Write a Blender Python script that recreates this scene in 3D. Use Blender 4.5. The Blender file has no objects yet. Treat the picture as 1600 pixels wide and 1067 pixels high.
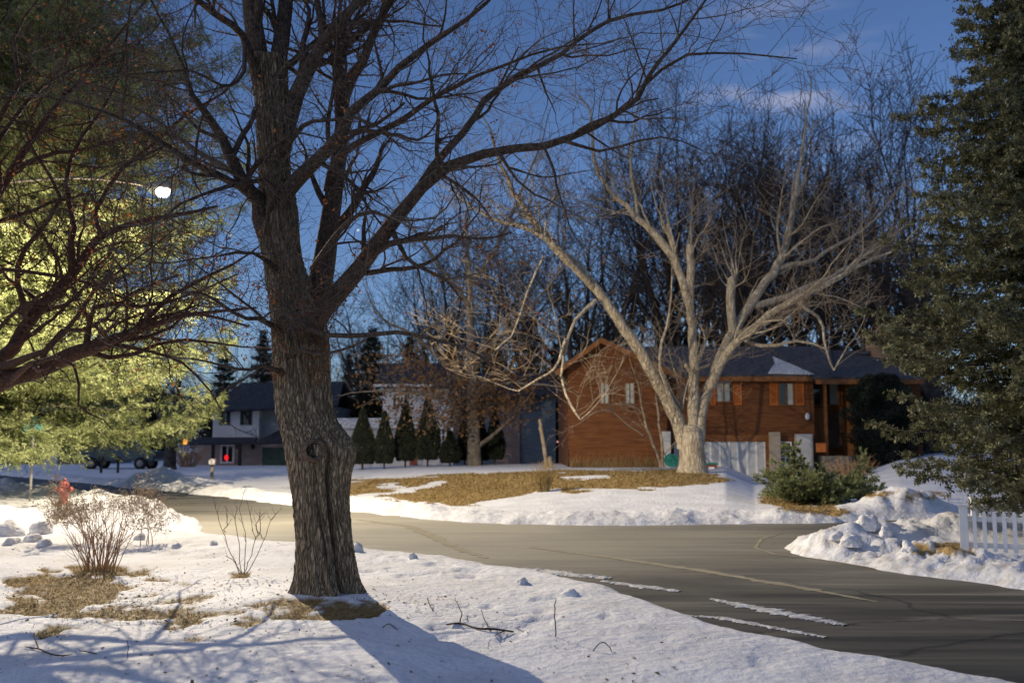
import bpy, bmesh, math, random
import numpy as np
from mathutils import Vector, Matrix, noise as mnoise

rng = random.Random(7)
nrg = np.random.default_rng(11)
SC = bpy.context.scene
COL = SC.collection
F = 1556.0
CAMZ = 1.6
TILT = math.radians(5.74)
CT, ST = math.cos(TILT), math.sin(TILT)

# ------------------------------------------------------------------ camera
cam = bpy.data.cameras.new("camera")
cam.sensor_width = 36.0
cam.lens = 36.0 * F / 1600.0
cam.clip_end = 3000
cam.dof.use_dof = True
cam.dof.focus_distance = 10.3
cam.dof.aperture_fstop = 1.7
cob = bpy.data.objects.new("camera", cam)
COL.objects.link(cob)
cob.location = (0, 0, CAMZ)
cob.rotation_euler = (math.pi / 2 + TILT, 0, 0)
SC.camera = cob

def P(px, py, Y):
    "world point seen at photo pixel (px,py) at distance Y in front of the camera"
    u = (px - 800) / F
    v = (533.5 - py) / F
    d = (u, CT - v * ST, ST + v * CT)
    t = Y / d[1]
    return Vector((d[0] * t, Y, CAMZ + d[2] * t))

# ------------------------------------------------------------------ object helpers
def link(name, me, m=None, parent=None, smooth=False):
    o = bpy.data.objects.new(name, me)
    COL.objects.link(o)
    if m is not None:
        for k in (m if isinstance(m, (list, tuple)) else [m]):
            me.materials.append(k)
    if parent is not None:
        o.parent = parent
    if smooth:
        me.shade_smooth()
    return o

def thing(name, label, cat, loc=(0, 0, 0), rz=0.0, group=None):
    o = bpy.data.objects.new(name, None)
    COL.objects.link(o)
    o.location = loc
    o.rotation_euler = (0, 0, rz)
    o.empty_display_size = 0.2
    return tag(o, label, cat, group)

def tag(o, label, cat, group=None, kind=None):
    if label: o["label"] = label
    if cat: o["category"] = cat
    if group: o["group"] = group
    if kind: o["kind"] = kind
    return o

def dup(root, loc, rz, scale, label, group=None):
    r = root.copy()
    COL.objects.link(r)
    r.location = loc
    r.rotation_euler = (0, 0, rz)
    r.scale = scale if isinstance(scale, tuple) else (scale,) * 3
    r["label"] = label
    if group: r["group"] = group
    for ch in list(root.children):
        c = ch.copy()
        COL.objects.link(c)
        c.parent = r
        for g in ch.children:
            d = g.copy()
            COL.objects.link(d)
            d.parent = c
    return r

def mesh_np(name, verts, faces_flat, loop_tot):
    me = bpy.data.meshes.new(name)
    verts = np.asarray(verts, dtype=np.float32)
    faces_flat = np.asarray(faces_flat, dtype=np.int32)
    loop_tot = np.asarray(loop_tot, dtype=np.int32)
    me.vertices.add(len(verts))
    me.vertices.foreach_set("co", verts.ravel())
    me.loops.add(len(faces_flat))
    me.loops.foreach_set("vertex_index", faces_flat)
    me.polygons.add(len(loop_tot))
    st = np.zeros(len(loop_tot), dtype=np.int32)
    st[1:] = np.cumsum(loop_tot)[:-1]
    me.polygons.foreach_set("loop_start", st)
    me.update(calc_edges=True)
    return me

class Tubes:
    "batches of tapered tubes, one mesh"
    def __init__(s):
        s.g = {}
        s.n = 0
    def add(s, pts, rad, sides=4, cap=False):
        s.g.setdefault((len(pts), sides, cap), []).append((pts, rad))
        s.n += 1
    def mesh(s, name):
        V, Fc, L = [], [], []
        off = 0
        for (n, k, cap), items in s.g.items():
            p = np.array([[tuple(q) for q in it[0]] for it in items], dtype=np.float64)
            r = np.array([list(it[1]) for it in items], dtype=np.float64)
            N = len(items)
            t = np.empty_like(p)
            t[:, 1:-1] = p[:, 2:] - p[:, :-2]
            t[:, 0] = p[:, 1] - p[:, 0]
            t[:, -1] = p[:, -1] - p[:, -2]
            t /= np.linalg.norm(t, axis=2, keepdims=True) + 1e-12
            mean = np.abs(p[:, -1] - p[:, 0])
            ref = np.eye(3)[np.argmin(mean, axis=1)][:, None, :]
            a = ref - t * np.sum(ref * t, axis=2, keepdims=True)
            a /= np.linalg.norm(a, axis=2, keepdims=True) + 1e-12
            b = np.cross(t, a)
            th = np.arange(k) * 2 * math.pi / k
            ring = (a[:, :, None, :] * np.cos(th)[None, None, :, None] + b[:, :, None, :] * np.sin(th)[None, None, :, None])
            v = p[:, :, None, :] + ring * r[:, :, None, None]
            v = v.reshape(N, n * k, 3)
            i = np.arange(n - 1)[:, None] * k
            j = np.arange(k)[None, :]
            j2 = (j + 1) % k
            q = np.stack([i + j, i + j2, i + k + j2, i + k + j], axis=2).reshape(-1, 4)
            if cap:
                c = p[:, -1:, :]
                v = np.concatenate([v, c], axis=1)
                nv = n * k + 1
                tr = np.stack([(n - 1) * k + j[0], (n - 1) * k + j2[0], np.full(k, n * k)], axis=1)
            else:
                nv = n * k
            base = off + np.arange(N)[:, None, None] * nv
            V.append(v.reshape(-1, 3))
            fq = (q[None] + base).reshape(-1)
            Fc.append(fq)
            L.append(np.full(N * len(q), 4))
            if cap:
                Fc.append((tr[None] + base).reshape(-1))
                L.append(np.full(N * k, 3))
            off += N * nv
        return mesh_np(name, np.concatenate(V), np.concatenate(Fc), np.concatenate(L))
    def build(s, name, m, parent=None, smooth=True):
        return link(name, s.mesh(name), m, parent, smooth)

class MB:
    "boxes, quads and cylinders collected into one mesh"
    def __init__(s):
        s.bm = bmesh.new()
    def box(s, x0, x1, y0, y1, z0, z1, bev=0.0, rot=None):
        r = bmesh.ops.create_cube(s.bm, size=1)
        M = Matrix.Translation(((x0 + x1) / 2, (y0 + y1) / 2, (z0 + z1) / 2))
        if rot: M = M @ rot
        M = M @ Matrix.Diagonal((abs(x1 - x0), abs(y1 - y0), abs(z1 - z0), 1))
        bmesh.ops.transform(s.bm, matrix=M, verts=r["verts"])
        if bev:
            e = list({ed for v in r["verts"] for ed in v.link_edges})
            bmesh.ops.bevel(s.bm, geom=e, offset=bev, segments=2, affect='EDGES')
        return s
    def poly(s, pts):
        s.bm.faces.new([s.bm.verts.new(p) for p in pts])
        return s
    def slab(s, pts, th):
        "a convex planar outline with thickness th along its normal"
        p = [Vector(q) for q in pts]
        nrm = (p[1] - p[0]).cross(p[2] - p[0]).normalized()
        a = [s.bm.verts.new(q) for q in p]
        b = [s.bm.verts.new(q - nrm * th) for q in p]
        s.bm.faces.new(a)
        s.bm.faces.new(b[::-1])
        n = len(p)
        for i in range(n):
            s.bm.faces.new([a[i], b[i], b[(i + 1) % n], a[(i + 1) % n]])
        return s
    def lathe(s, prof, loc=(0, 0, 0), seg=20, M=None):
        "profile of (radius, height) turned about the z axis"
        rings = []
        M = M or Matrix.Identity(4)
        for r, z in prof:
            rings.append([s.bm.verts.new(Vector(loc) + M @ Vector((r * math.cos(2 * math.pi * i / seg), r * math.sin(2 * math.pi * i / seg), z))) for i in range(seg)])
        for a, b in zip(rings, rings[1:]):
            for i in range(seg):
                s.bm.faces.new([a[i], a[(i + 1) % seg], b[(i + 1) % seg], b[i]])
        s.bm.faces.new(rings[0][::-1])
        s.bm.faces.new(rings[-1])
        return s
    def build(s, name, m, parent=None, smooth=False):
        me = bpy.data.meshes.new(name)
        bmesh.ops.recalc_face_normals(s.bm, faces=s.bm.faces)
        s.bm.to_mesh(me)
        s.bm.free()
        return link(name, me, m, parent, smooth)

# ------------------------------------------------------------------ materials
def mat(name, c1, c2=None, rough=0.8, scale=8.0, detail=4.0, bump=0.0, bscale=None, stretch=(1, 1, 1), lo=0.35, hi=0.65, spec=0.3, trans=None, ntype=None, bdist=0.02):
    m = bpy.data.materials.new(name)
    m.use_nodes = True
    nt = m.node_tree
    N, L = nt.nodes, nt.links
    bs = N["Principled BSDF"]
    bs.inputs["Roughness"].default_value = rough
    bs.inputs["Specular IOR Level"].default_value = spec
    bs.inputs["Base Color"].default_value = (*c1, 1)
    if c2 is not None or bump:
        tc = N.new("ShaderNodeTexCoord")
        mp = N.new("ShaderNodeMapping")
        mp.inputs["Scale"].default_value = stretch
        L.new(tc.outputs["Object"], mp.inputs["Vector"])
    if c2 is not None:
        no = N.new("ShaderNodeTexNoise")
        no.inputs["Scale"].default_value = scale
        no.inputs["Detail"].default_value = detail
        L.new(mp.outputs[0], no.inputs["Vector"])
        cr = N.new("ShaderNodeValToRGB")
        cr.color_ramp.elements[0].position = lo
        cr.color_ramp.elements[1].position = hi
        cr.color_ramp.elements[0].color = (*c1, 1)
        cr.color_ramp.elements[1].color = (*c2, 1)
        L.new(no.outputs["Fac"], cr.inputs[0])
        L.new(cr.outputs[0], bs.inputs["Base Color"])
    if bump:
        nb = N.new("ShaderNodeTexNoise")
        nb.inputs["Scale"].default_value = bscale or scale * 2
        nb.inputs["Detail"].default_value = 5
        L.new(mp.outputs[0], nb.inputs["Vector"])
        bp = N.new("ShaderNodeBump")
        bp.inputs["Strength"].default_value = bump
        bp.inputs["Distance"].default_value = bdist
        L.new(nb.outputs["Fac"], bp.inputs["Height"])
        L.new(bp.outputs[0], bs.inputs["Normal"])
    if trans:
        out = N["Material Output"]
        tr = N.new("ShaderNodeBsdfTranslucent")
        tr.inputs["Color"].default_value = (*trans, 1)
        ad = N.new("ShaderNodeMixShader")
        ad.inputs[0].default_value = 0.35
        L.new(bs.outputs[0], ad.inputs[1])
        L.new(tr.outputs[0], ad.inputs[2])
        L.new(ad.outputs[0], out.inputs["Surface"])
    return m

def emat(name, col, s):
    m = bpy.data.materials.new(name)
    m.use_nodes = True
    b = m.node_tree.nodes["Principled BSDF"]
    b.inputs["Base Color"].default_value = (*col, 1)
    b.inputs["Emission Color"].default_value = (*col, 1)
    b.inputs["Emission Strength"].default_value = s
    return m

def siding(name, c1, c2, pitch, vertical=False, rough=0.75):
    "lapped boards: a saw wave bump along z (or x) plus weathered colour"
    m = mat(name, c1, c2, rough, 3.0, 5, stretch=(0.6, 0.6, 6) if not vertical else (6, 6, 0.5))
    nt = m.node_tree
    N, L = nt.nodes, nt.links
    tc = N.new("ShaderNodeTexCoord")
    w = N.new("ShaderNodeTexWave")
    w.wave_type = 'BANDS'
    w.bands_direction = 'X' if vertical else 'Z'
    w.wave_profile = 'SAW'
    w.inputs["Scale"].default_value = 2 * math.pi / (20 * pitch)
    L.new(tc.outputs["Object"], w.inputs["Vector"])
    bp = N.new("ShaderNodeBump")
    bp.inputs["Strength"].default_value = 0.8
    bp.inputs["Distance"].default_value = 0.03
    L.new(w.outputs["Fac"], bp.inputs["Height"])
    L.new(bp.outputs[0], N["Principled BSDF"].inputs["Normal"])
    return m

def brick(name, c1, c2, mortar):
    m = mat(name, c1, None, 0.85)
    nt = m.node_tree
    N, L = nt.nodes, nt.links
    tc = N.new("ShaderNodeTexCoord")
    mp = N.new("ShaderNodeMapping")
    mp.inputs["Rotation"].default_value = (math.pi / 2, 0, 0)
    b = N.new("ShaderNodeTexBrick")
    b.inputs["Scale"].default_value = 4.0
    b.inputs["Color1"].default_value = (*c1, 1)
    b.inputs["Color2"].default_value = (*c2, 1)
    b.inputs["Mortar"].default_value = (*mortar, 1)
    b.inputs["Mortar Size"].default_value = 0.03
    L.new(tc.outputs["Object"], mp.inputs["Vector"])
    L.new(mp.outputs[0], b.inputs["Vector"])
    L.new(b.outputs["Color"], N["Principled BSDF"].inputs["Base Color"])
    return m

def barkmat(name, dark, light, scale, zst, crack=0.5, bump=1.0, bdist=0.03):
    m = mat(name, dark, light, 0.9, scale * 0.8, 8, stretch=(1, 1, zst), lo=0.3, hi=0.72)
    nt = m.node_tree
    N, L = nt.nodes, nt.links
    bs = N["Principled BSDF"]
    tc = N.new("ShaderNodeTexCoord"); mp = N.new("ShaderNodeMapping"); mp.inputs["Scale"].default_value = (1, 1, zst)
    L.new(tc.outputs["Object"], mp.inputs[0])
    wn = N.new("ShaderNodeTexNoise"); wn.inputs["Scale"].default_value = scale * 0.5; wn.inputs["Detail"].default_value = 4
    L.new(mp.outputs[0], wn.inputs["Vector"])
    ad = N.new("ShaderNodeVectorMath"); ad.operation = 'MULTIPLY_ADD'; ad.inputs[1].default_value = (0.9 / scale,) * 3
    L.new(wn.outputs["Color"], ad.inputs[0]); L.new(mp.outputs[0], ad.inputs[2])
    vo = N.new("ShaderNodeTexVoronoi"); vo.feature = 'DISTANCE_TO_EDGE'; vo.inputs["Scale"].default_value = scale
    L.new(ad.outputs[0], vo.inputs["Vector"])
    r = N.new("ShaderNodeValToRGB"); r.color_ramp.elements[0].position = 0.0; r.color_ramp.elements[1].position = 0.22
    r.color_ramp.elements[0].color = (1 - crack,) * 3 + (1,); r.color_ramp.elements[1].color = (1, 1, 1, 1)
    L.new(vo.outputs["Distance"], r.inputs[0])
    src = bs.inputs["Base Color"].links[0].from_socket
    mx = N.new("ShaderNodeMix"); mx.data_type = 'RGBA'; mx.blend_type = 'MULTIPLY'; mx.inputs[0].default_value = 1
    L.new(src, mx.inputs[6]); L.new(r.outputs[0], mx.inputs[7]); L.new(mx.outputs[2], bs.inputs["Base Color"])
    fn = N.new("ShaderNodeTexNoise"); fn.inputs["Scale"].default_value = scale * 2.2; fn.inputs["Detail"].default_value = 6
    L.new(mp.outputs[0], fn.inputs["Vector"])
    mm = N.new("ShaderNodeMath"); mm.operation = 'MULTIPLY_ADD'; mm.inputs[1].default_value = 0.45
    L.new(fn.outputs["Fac"], mm.inputs[0]); L.new(r.outputs[0], mm.inputs[2])
    bp = N.new("ShaderNodeBump"); bp.inputs["Strength"].default_value = bump; bp.inputs["Distance"].default_value = bdist
    L.new(mm.outputs[0], bp.inputs["Height"]); L.new(bp.outputs[0], bs.inputs["Normal"])
    return m

M = {}
M["bark"] = barkmat("bark_maple", (0.25, 0.17, 0.095), (0.66, 0.49, 0.30), 36, 0.2, 0.58, 1.0, 0.03)
M["limb"] = barkmat("bark_limb", (0.06, 0.042, 0.03), (0.21, 0.14, 0.095), 40, 0.5, 0.5, 0.8, 0.015)
M["twig"] = mat("bark_twig", (0.12, 0.085, 0.06), (0.20, 0.15, 0.11), 0.85, 5)
M["redbark"] = barkmat("bark_reddish", (0.05, 0.026, 0.018), (0.15, 0.075, 0.048), 30, 1.0, 0.45, 0.8, 0.015)
M["palebark"] = barkmat("bark_pale", (0.27, 0.215, 0.145), (0.62, 0.53, 0.39), 11, 0.3, 0.35, 1.0, 0.05)
M["paletwig"] = mat("twig_pale", (0.20, 0.15, 0.10), (0.36, 0.28, 0.19), 0.9, 3)
M["darkbark"] = mat("bark_dark", (0.03, 0.025, 0.022), (0.075, 0.062, 0.052), 0.9, 4, bump=0.5)
M["darktwig"] = mat("twig_dark", (0.05, 0.034, 0.024), (0.10, 0.07, 0.05), 0.9, 1)
M["greybark"] = mat("bark_grey", (0.09, 0.075, 0.06), (0.2, 0.17, 0.14), 0.9, 3, bump=0.5)
M["deadleaf"] = mat("dead_leaf", (0.14, 0.05, 0.018), (0.30, 0.13, 0.05), 0.7, 3, trans=(0.25, 0.09, 0.03))
M["oakleaf"] = mat("oak_leaf", (0.15, 0.08, 0.035), (0.27, 0.155, 0.075), 0.7, 1.5, trans=(0.2, 0.11, 0.045))
M["pine"] = mat("pine_needle", (0.125, 0.155, 0.052), (0.38, 0.40, 0.18), 0.55, 1.6, 5, trans=(0.31, 0.35, 0.125))
M["spruce"] = mat("spruce_needle", (0.055, 0.056, 0.026), (0.38, 0.375, 0.22), 0.6, 4.5, 6, lo=0.42, hi=0.68, trans=(0.11, 0.11, 0.045))
M["juniper"] = mat("juniper_spray", (0.09, 0.105, 0.04), (0.30, 0.33, 0.15), 0.7, 2.5, 5, trans=(0.18, 0.2, 0.08))
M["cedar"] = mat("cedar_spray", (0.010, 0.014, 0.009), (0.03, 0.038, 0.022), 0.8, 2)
M["stem"] = mat("shrub_stem", (0.28, 0.14, 0.06), (0.52, 0.32, 0.16), 0.8, 9)
M["seed"] = mat("seed_head", (0.38, 0.27, 0.16), (0.6, 0.46, 0.3), 0.85, 20)
M["grassblade"] = mat("dry_grass_blade", (0.28, 0.19, 0.075), (0.5, 0.37, 0.16), 0.8, 3, trans=(0.35, 0.25, 0.09))
M["litter"] = mat("leaf_litter", (0.05, 0.03, 0.016), (0.22, 0.13, 0.055), 0.8, 5)
M["stick"] = mat("fallen_stick", (0.03, 0.022, 0.016), (0.07, 0.05, 0.035), 0.9, 12)
M["cedarsiding"] = siding("cedar_siding", (0.115, 0.038, 0.011), (0.19, 0.070, 0.021), 0.2)
M["cedarboard"] = siding("cedar_boards", (0.22, 0.085, 0.024), (0.36, 0.16, 0.05), 0.2, True)
M["cedartrim"] = mat("cedar_trim", (0.16, 0.06, 0.018), (0.25, 0.1, 0.03), 0.7, 4)
M["shutter"] = mat("orange_shutter", (0.42, 0.115, 0.02), (0.5, 0.15, 0.03), 0.6, 4)
M["shingle"] = mat("roof_shingle", (0.035, 0.034, 0.036), (0.11, 0.105, 0.105), 0.9, 5, 6, bump=0.6, bscale=14, stretch=(1, 2, 4))
M["whitepaint"] = mat("white_paint", (0.72, 0.71, 0.68), (0.8, 0.79, 0.77), 0.5, 2, bump=0.05)
M["garagewhite"] = mat("garage_white", (0.46, 0.45, 0.42), (0.54, 0.53, 0.5), 0.5, 2)
M["glass"] = mat("window_glass", (0.02, 0.025, 0.03), None, 0.06, spec=0.6)
M["curtain"] = mat("curtain", (0.34, 0.36, 0.31), (0.46, 0.47, 0.42), 0.9, 1, stretch=(30, 1, 0.2))
M["darkdoor"] = mat("dark_door", (0.07, 0.045, 0.03), (0.1, 0.07, 0.05), 0.5, 4)
M["post"] = brick("stone_pier", (0.36, 0.28, 0.19), (0.45, 0.36, 0.25), (0.3, 0.27, 0.22))
M["brickred"] = brick("brick_red", (0.17, 0.10, 0.075), (0.22, 0.14, 0.11), (0.2, 0.18, 0.16))
M["brickorange"] = brick("brick_chimney", (0.30, 0.15, 0.07), (0.36, 0.19, 0.09), (0.25, 0.2, 0.16))
M["pinkbrick"] = brick("brick_pinkish", (0.34, 0.24, 0.2), (0.4, 0.29, 0.25), (0.3, 0.27, 0.25))
M["whitesiding"] = siding("white_siding", (0.52, 0.49, 0.48), (0.62, 0.59, 0.58), 0.2)
M["greysiding"] = siding("grey_siding", (0.2, 0.22, 0.22), (0.26, 0.28, 0.28), 0.2)
M["bluesiding"] = siding("blue_siding", (0.10, 0.125, 0.135), (0.14, 0.165, 0.175), 0.2)
M["greenpaint"] = mat("dark_green_paint", (0.02, 0.045, 0.04), (0.03, 0.06, 0.05), 0.5, 2)
M["roofdark"] = mat("dark_shingle", (0.02, 0.022, 0.028), (0.05, 0.052, 0.06), 0.9, 5, bump=0.4, bscale=14)
M["red"] = mat("hydrant_red", (0.40, 0.10, 0.08), (0.50, 0.16, 0.13), 0.45, 8, bump=0.1)
M["metal"] = mat("galvanised_steel", (0.22, 0.21, 0.19), (0.32, 0.3, 0.27), 0.5, 9)
M["signgreen"] = mat("sign_green", (0.09, 0.24, 0.19), (0.13, 0.29, 0.23), 0.4, 4)
M["black"] = mat("black_paint", (0.012, 0.012, 0.013), (0.02, 0.02, 0.022), 0.5, 4)
M["truckpaint"] = mat("truck_paint", (0.03, 0.055, 0.07), (0.04, 0.065, 0.08), 0.3, 2, spec=0.6)
M["rubber"] = mat("tyre_rubber", (0.015, 0.015, 0.015), (0.025, 0.025, 0.025), 0.85, 6)
M["greenplastic"] = mat("green_plastic", (0.02, 0.16, 0.12), (0.03, 0.2, 0.15), 0.4, 4)
M["redwood"] = mat("painted_red_wood", (0.2, 0.05, 0.03), (0.26, 0.07, 0.04), 0.6, 4)
M["knotrim"] = mat("knot_rim", (0.09, 0.055, 0.035), (0.24, 0.155, 0.1), 0.9, 34, 8, bump=0.9)
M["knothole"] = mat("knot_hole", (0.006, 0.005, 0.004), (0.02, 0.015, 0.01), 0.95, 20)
M["orangelamp"] = emat("amber_lamp", (1.0, 0.4, 0.06), 1.2)
M["redlamp"] = emat("red_lamp", (1.0, 0.02, 0.02), 0.9)
M["pinklit"] = emat("lit_window", (1.0, 0.45, 0.4), 0.55)
M["lens"] = emat("lamp_lens", (1.0, 0.97, 0.9), 8)
M["wood"] = mat("grey_wood", (0.2, 0.17, 0.13), (0.3, 0.26, 0.2), 0.85, 6)

# ------------------------------------------------------------------ noise in numpy
def _hash(ix, iy, seed):
    h = (ix.astype(np.int64) * 374761393 + iy.astype(np.int64) * 668265263 + seed * 1442695041) & 0x7fffffff
    h = ((h ^ (h >> 13)) * 1274126177) & 0x7fffffff
    h = (h ^ (h >> 16)) & 0xffff
    return h / 32767.5 - 1.0
def vn(x, y, seed=0):
    x0 = np.floor(x); y0 = np.floor(y)
    fx = x - x0; fy = y - y0
    fx = fx * fx * fx * (fx * (fx * 6 - 15) + 10); fy = fy * fy * fy * (fy * (fy * 6 - 15) + 10)
    a = _hash(x0, y0, seed); b = _hash(x0 + 1, y0, seed); c = _hash(x0, y0 + 1, seed); d = _hash(x0 + 1, y0 + 1, seed)
    return (a * (1 - fx) + b * fx) * (1 - fy) + (c * (1 - fx) + d * fx) * fy
def fbm(x, y, seed=0, oct=4):
    s = 0; a = 1.0; t = 0
    for i in range(oct):
        s = s + a * vn(x * 2 ** i + i * 17.3, y * 2 ** i - i * 9.1, seed + i)
        t += a; a *= 0.5
    return s / t
def sstep(a, b, x):
    t = np.clip((x - a) / (b - a), 0, 1)
    return t * t * (3 - 2 * t)
def inpoly(px, py, poly):
    r = np.zeros(px.shape, bool)
    n = len(poly)
    for i in range(n):
        x1, y1 = poly[i]; x2, y2 = poly[(i + 1) % n]
        if y1 == y2: continue
        c = ((y1 > py) != (y2 > py)) & (px < (x2 - x1) * (py - y1) / (y2 - y1) + x1)
        r ^= c
    return r

# ------------------------------------------------------------------ roads and ground
NEAR = [(9, 0.5), (5.6, 4), (3.7, 6.5), (2.6, 7.8), (1.75, 9.05), (1.1, 11.3), (0.16, 12.8), (-0.9, 13.9), (-2.3, 15.2), (-4.3, 16.6), (-5.3, 17.6)]
LEFT = [(-5.9, 19.0), (-6.4, 20.3), (-8.4, 24.4), (-12, 29.5), (-20, 39), (-40, 60), (-70, 90)]
FAR = [(-72, 98), (-42, 68), (-24.8, 48.5), (-14, 36), (-8.7, 29.6), (-4.2, 23.9), (-1.6, 20.7), (0, 19.6), (2.46, 19.3), (5.8, 19.9), (8, 20.8), (10.3, 22.3), (16, 26), (40, 38)]
ISLE = [(42, 33), (18, 22.2), (12, 19.6), (8, 18.3), (5.6, 17.3), (4.5, 16.2), (4.05, 15.2), (4.05, 14.3), (4.7, 12.7), (5.6, 10.9), (8, 7.7), (13, 2)]
ROAD = NEAR + LEFT + FAR + ISLE
_kind = [0] * len(NEAR) + [1] * len(LEFT) + [2] * len(FAR) + [3] * len(ISLE)
def road_sdf(x, y):
    best = np.full(x.shape, 1e9); kind = np.zeros(x.shape, int)
    n = len(ROAD)
    for i in range(n):
        x1, y1 = ROAD[i]; x2, y2 = ROAD[(i + 1) % n]
        dx, dy = x2 - x1, y2 - y1
        t = np.clip(((x - x1) * dx + (y - y1) * dy) / (dx * dx + dy * dy), 0, 1)
        d = np.hypot(x - x1 - t * dx, y - y1 - t * dy)
        u = d < best
        best = np.where(u, d, best); kind = np.where(u, _kind[i], kind)
    ins = inpoly(x, y, ROAD)
    return np.where(ins, -best, best), kind

def ground_z(x, y):
    x = np.asarray(x, float); y = np.asarray(y, float)
    d, k = road_sdf(x, y)
    wob = 0.16 * fbm(x * 1.3, y * 1.3, 3, 4)
    d = d + wob * np.clip(y / 12, 0.6, 1.5)
    px = 800 + F * x / np.maximum(y, 1)
    amp = np.choose(k, [0.03, 0.2, 0.18, 0.2])
    lump = np.clip(0.75 + 0.9 * fbm(x * 0.9 + 5, y * 0.9, 21, 3), 0.1, 1.7)
    bank = amp * lump * np.exp(-((d - 0.75) / 0.65) ** 2)
    rough = np.choose(k, [0.015, 0.08, 0.06, 0.10]) * np.exp(-((d - 0.7) / 1.1) ** 2)
    z = -0.12 + sstep(-0.25, 0.3, d) * 0.17 + bank
    z = z + rough * fbm(x * 4.5, y * 4.5, 31, 3) * sstep(-0.05, 0.3, d)
    z = z + 0.35 * rough * np.abs(fbm(x * 10, y * 10, 35, 3)) * sstep(-0.05, 0.3, d)
    # yards beyond the road rise gently
    A = np.interp(px, [300, 430, 650, 850, 1130, 1175, 1230, 1330, 1400, 1460, 1700], [0.0, 0.12, 0.4, 0.5, 0.5, 0.05, 0.05, 0.2, 0.8, 1.0, 1.0])
    far = sstep(0.8, 12, d) * (k == 2) * (y > 19) * (1 - sstep(48, 60, y))
    z = z + A * far
    # plough heaps
    for hx, hy, h, r in ((8.5, 21.9, 0.55, 1.1), (5.6, 15.9, 0.26, 0.7), (4.9, 14.4, 0.12, 0.6), (7.2, 16.9, 0.16, 0.9), (-12.5, 36.5, 0.55, 1.5), (-10.6, 20.0, 0.3, 1.3), (-9.2, 18.6, 0.2, 0.9), (6.6, 13.1, 0.12, 0.8)):
        q = np.exp(-(((x - hx) ** 2 + ((y - hy) * 1.2) ** 2) / r ** 2))
        z = z + h * q * (0.85 + 0.35 * fbm(x * 2.5, y * 2.5, 77, 3))
    # near yard: soft swells, old footprints
    nearm = (k == 0) * sstep(0.1, 1.0, d)
    z = z + nearm * (0.035 * fbm(x * 0.8, y * 0.8, 41, 3) + 0.008 * fbm(x * 5, y * 5, 43, 3))
    st = fbm(x * 3.4, y * 4.2, 51, 2)
    patch = sstep(0.0, 0.35, fbm(x * 0.55 + 3, y * 0.55, 52, 2) + 0.25 * np.exp(-((x - 0.2) ** 2 + (y - 10.3) ** 2) / 3.0))
    z = z - nearm * patch * 0.035 * sstep(0.22, 0.42, st)
    z = z + 0.10 * np.exp(-((x + 1.82) ** 2 + (y - 10.1) ** 2) / 0.9) * 1.0
    return z

def project(x, y, z):
    zr = z - CAMZ
    zc = y * CT + zr * ST
    zc = np.where(zc < 0.3, 0.3, zc)
    return 800 + F * x / zc, 533.5 - F * (-y * ST + zr * CT) / zc

def G(px, py, ymax=130):
    "ground point seen at photo pixel"
    Ys = np.geomspace(3.5, ymax, 6000)
    d = P(px, py, 1.0) - Vector((0, 0, CAMZ))
    x = d.x * Ys; z = CAMZ + d.z * Ys
    g = np.maximum(ground_z(x, Ys), 0.0)
    hit = np.nonzero(z <= g)[0]
    i = hit[0] if len(hit) else len(Ys) - 1
    return Vector((x[i], Ys[i], g[i]))
def gz(x, y):
    return float(max(ground_z(np.array([x]), np.array([y]))[0], 0.0))

GRASS = [  # outline in the ground seen from the street side, density, edge wobble
    ([(440, 764), (560, 748), (700, 743), (850, 737), (1085, 733), (1145, 750), (1100, 757), (1000, 763), (930, 763), (868, 772), (760, 792), (690, 788), (600, 778), (500, 770)], 0.98, 6),
    ([(0, 900), (60, 888), (160, 900), (210, 915), (150, 940), (100, 965), (0, 965)], 0.84, 12),
    ([(60, 893), (240, 893), (330, 915), (430, 955), (300, 1000), (60, 1000)], 0.53, 14),
    ([(95, 884), (160, 880), (205, 886), (200, 896), (130, 900)], 0.9, 4),
    ([(385, 940), (450, 932), (575, 935), (610, 945), (590, 962), (500, 966), (420, 964)], 0.75, 6),
    ([(1195, 772), (1260, 780), (1335, 798), (1310, 806), (1240, 797), (1190, 785)], 0.8, 4),
    ([(1400, 850), (1510, 846), (1530, 866), (1440, 868)], 0.8, 5),
    ([(1330, 770), (1400, 768), (1470, 768), (1500, 775), (1400, 782)], 0.6, 4),
    ([(362, 893), (395, 893), (392, 902), (365, 902)], 0.9, 3),
]
HOLES = [([(540, 776), (610, 766), (690, 750), (702, 754), (630, 770), (560, 782)], 4),
         ([(735, 787), (850, 768), (880, 764), (880, 772), (760, 792)], 4),
         ([(880, 745), (950, 742), (955, 747), (885, 750)], 3), ([(590, 758), (625, 755), (628, 762), (595, 765)], 3)]
def grass_mask(x, y, z):
    px, py = project(x, y, z)
    m = np.zeros(x.shape)
    w1 = fbm(x * 1.1, y * 1.1, 61, 4); w2 = fbm(x * 1.1 + 9, y * 1.1, 62, 4)
    pat = fbm(x * 3.2, y * 2.4, 63, 4) * 0.5 + 0.5 + 0.15 * fbm(x * 14, y * 14, 64, 2)
    for poly, dens, wob in GRASS:
        i = inpoly(px + w1 * wob * 4, py + w2 * wob, poly)
        m = np.maximum(m, i * (sstep(0.0, 0.12, dens - pat) if dens < 0.95 else 1.0))
    for poly, wob in HOLES:
        i = inpoly(px + w1 * wob * 5, py + w2 * wob, poly)
        m = np.where(i, 0, m)
    return m

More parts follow.
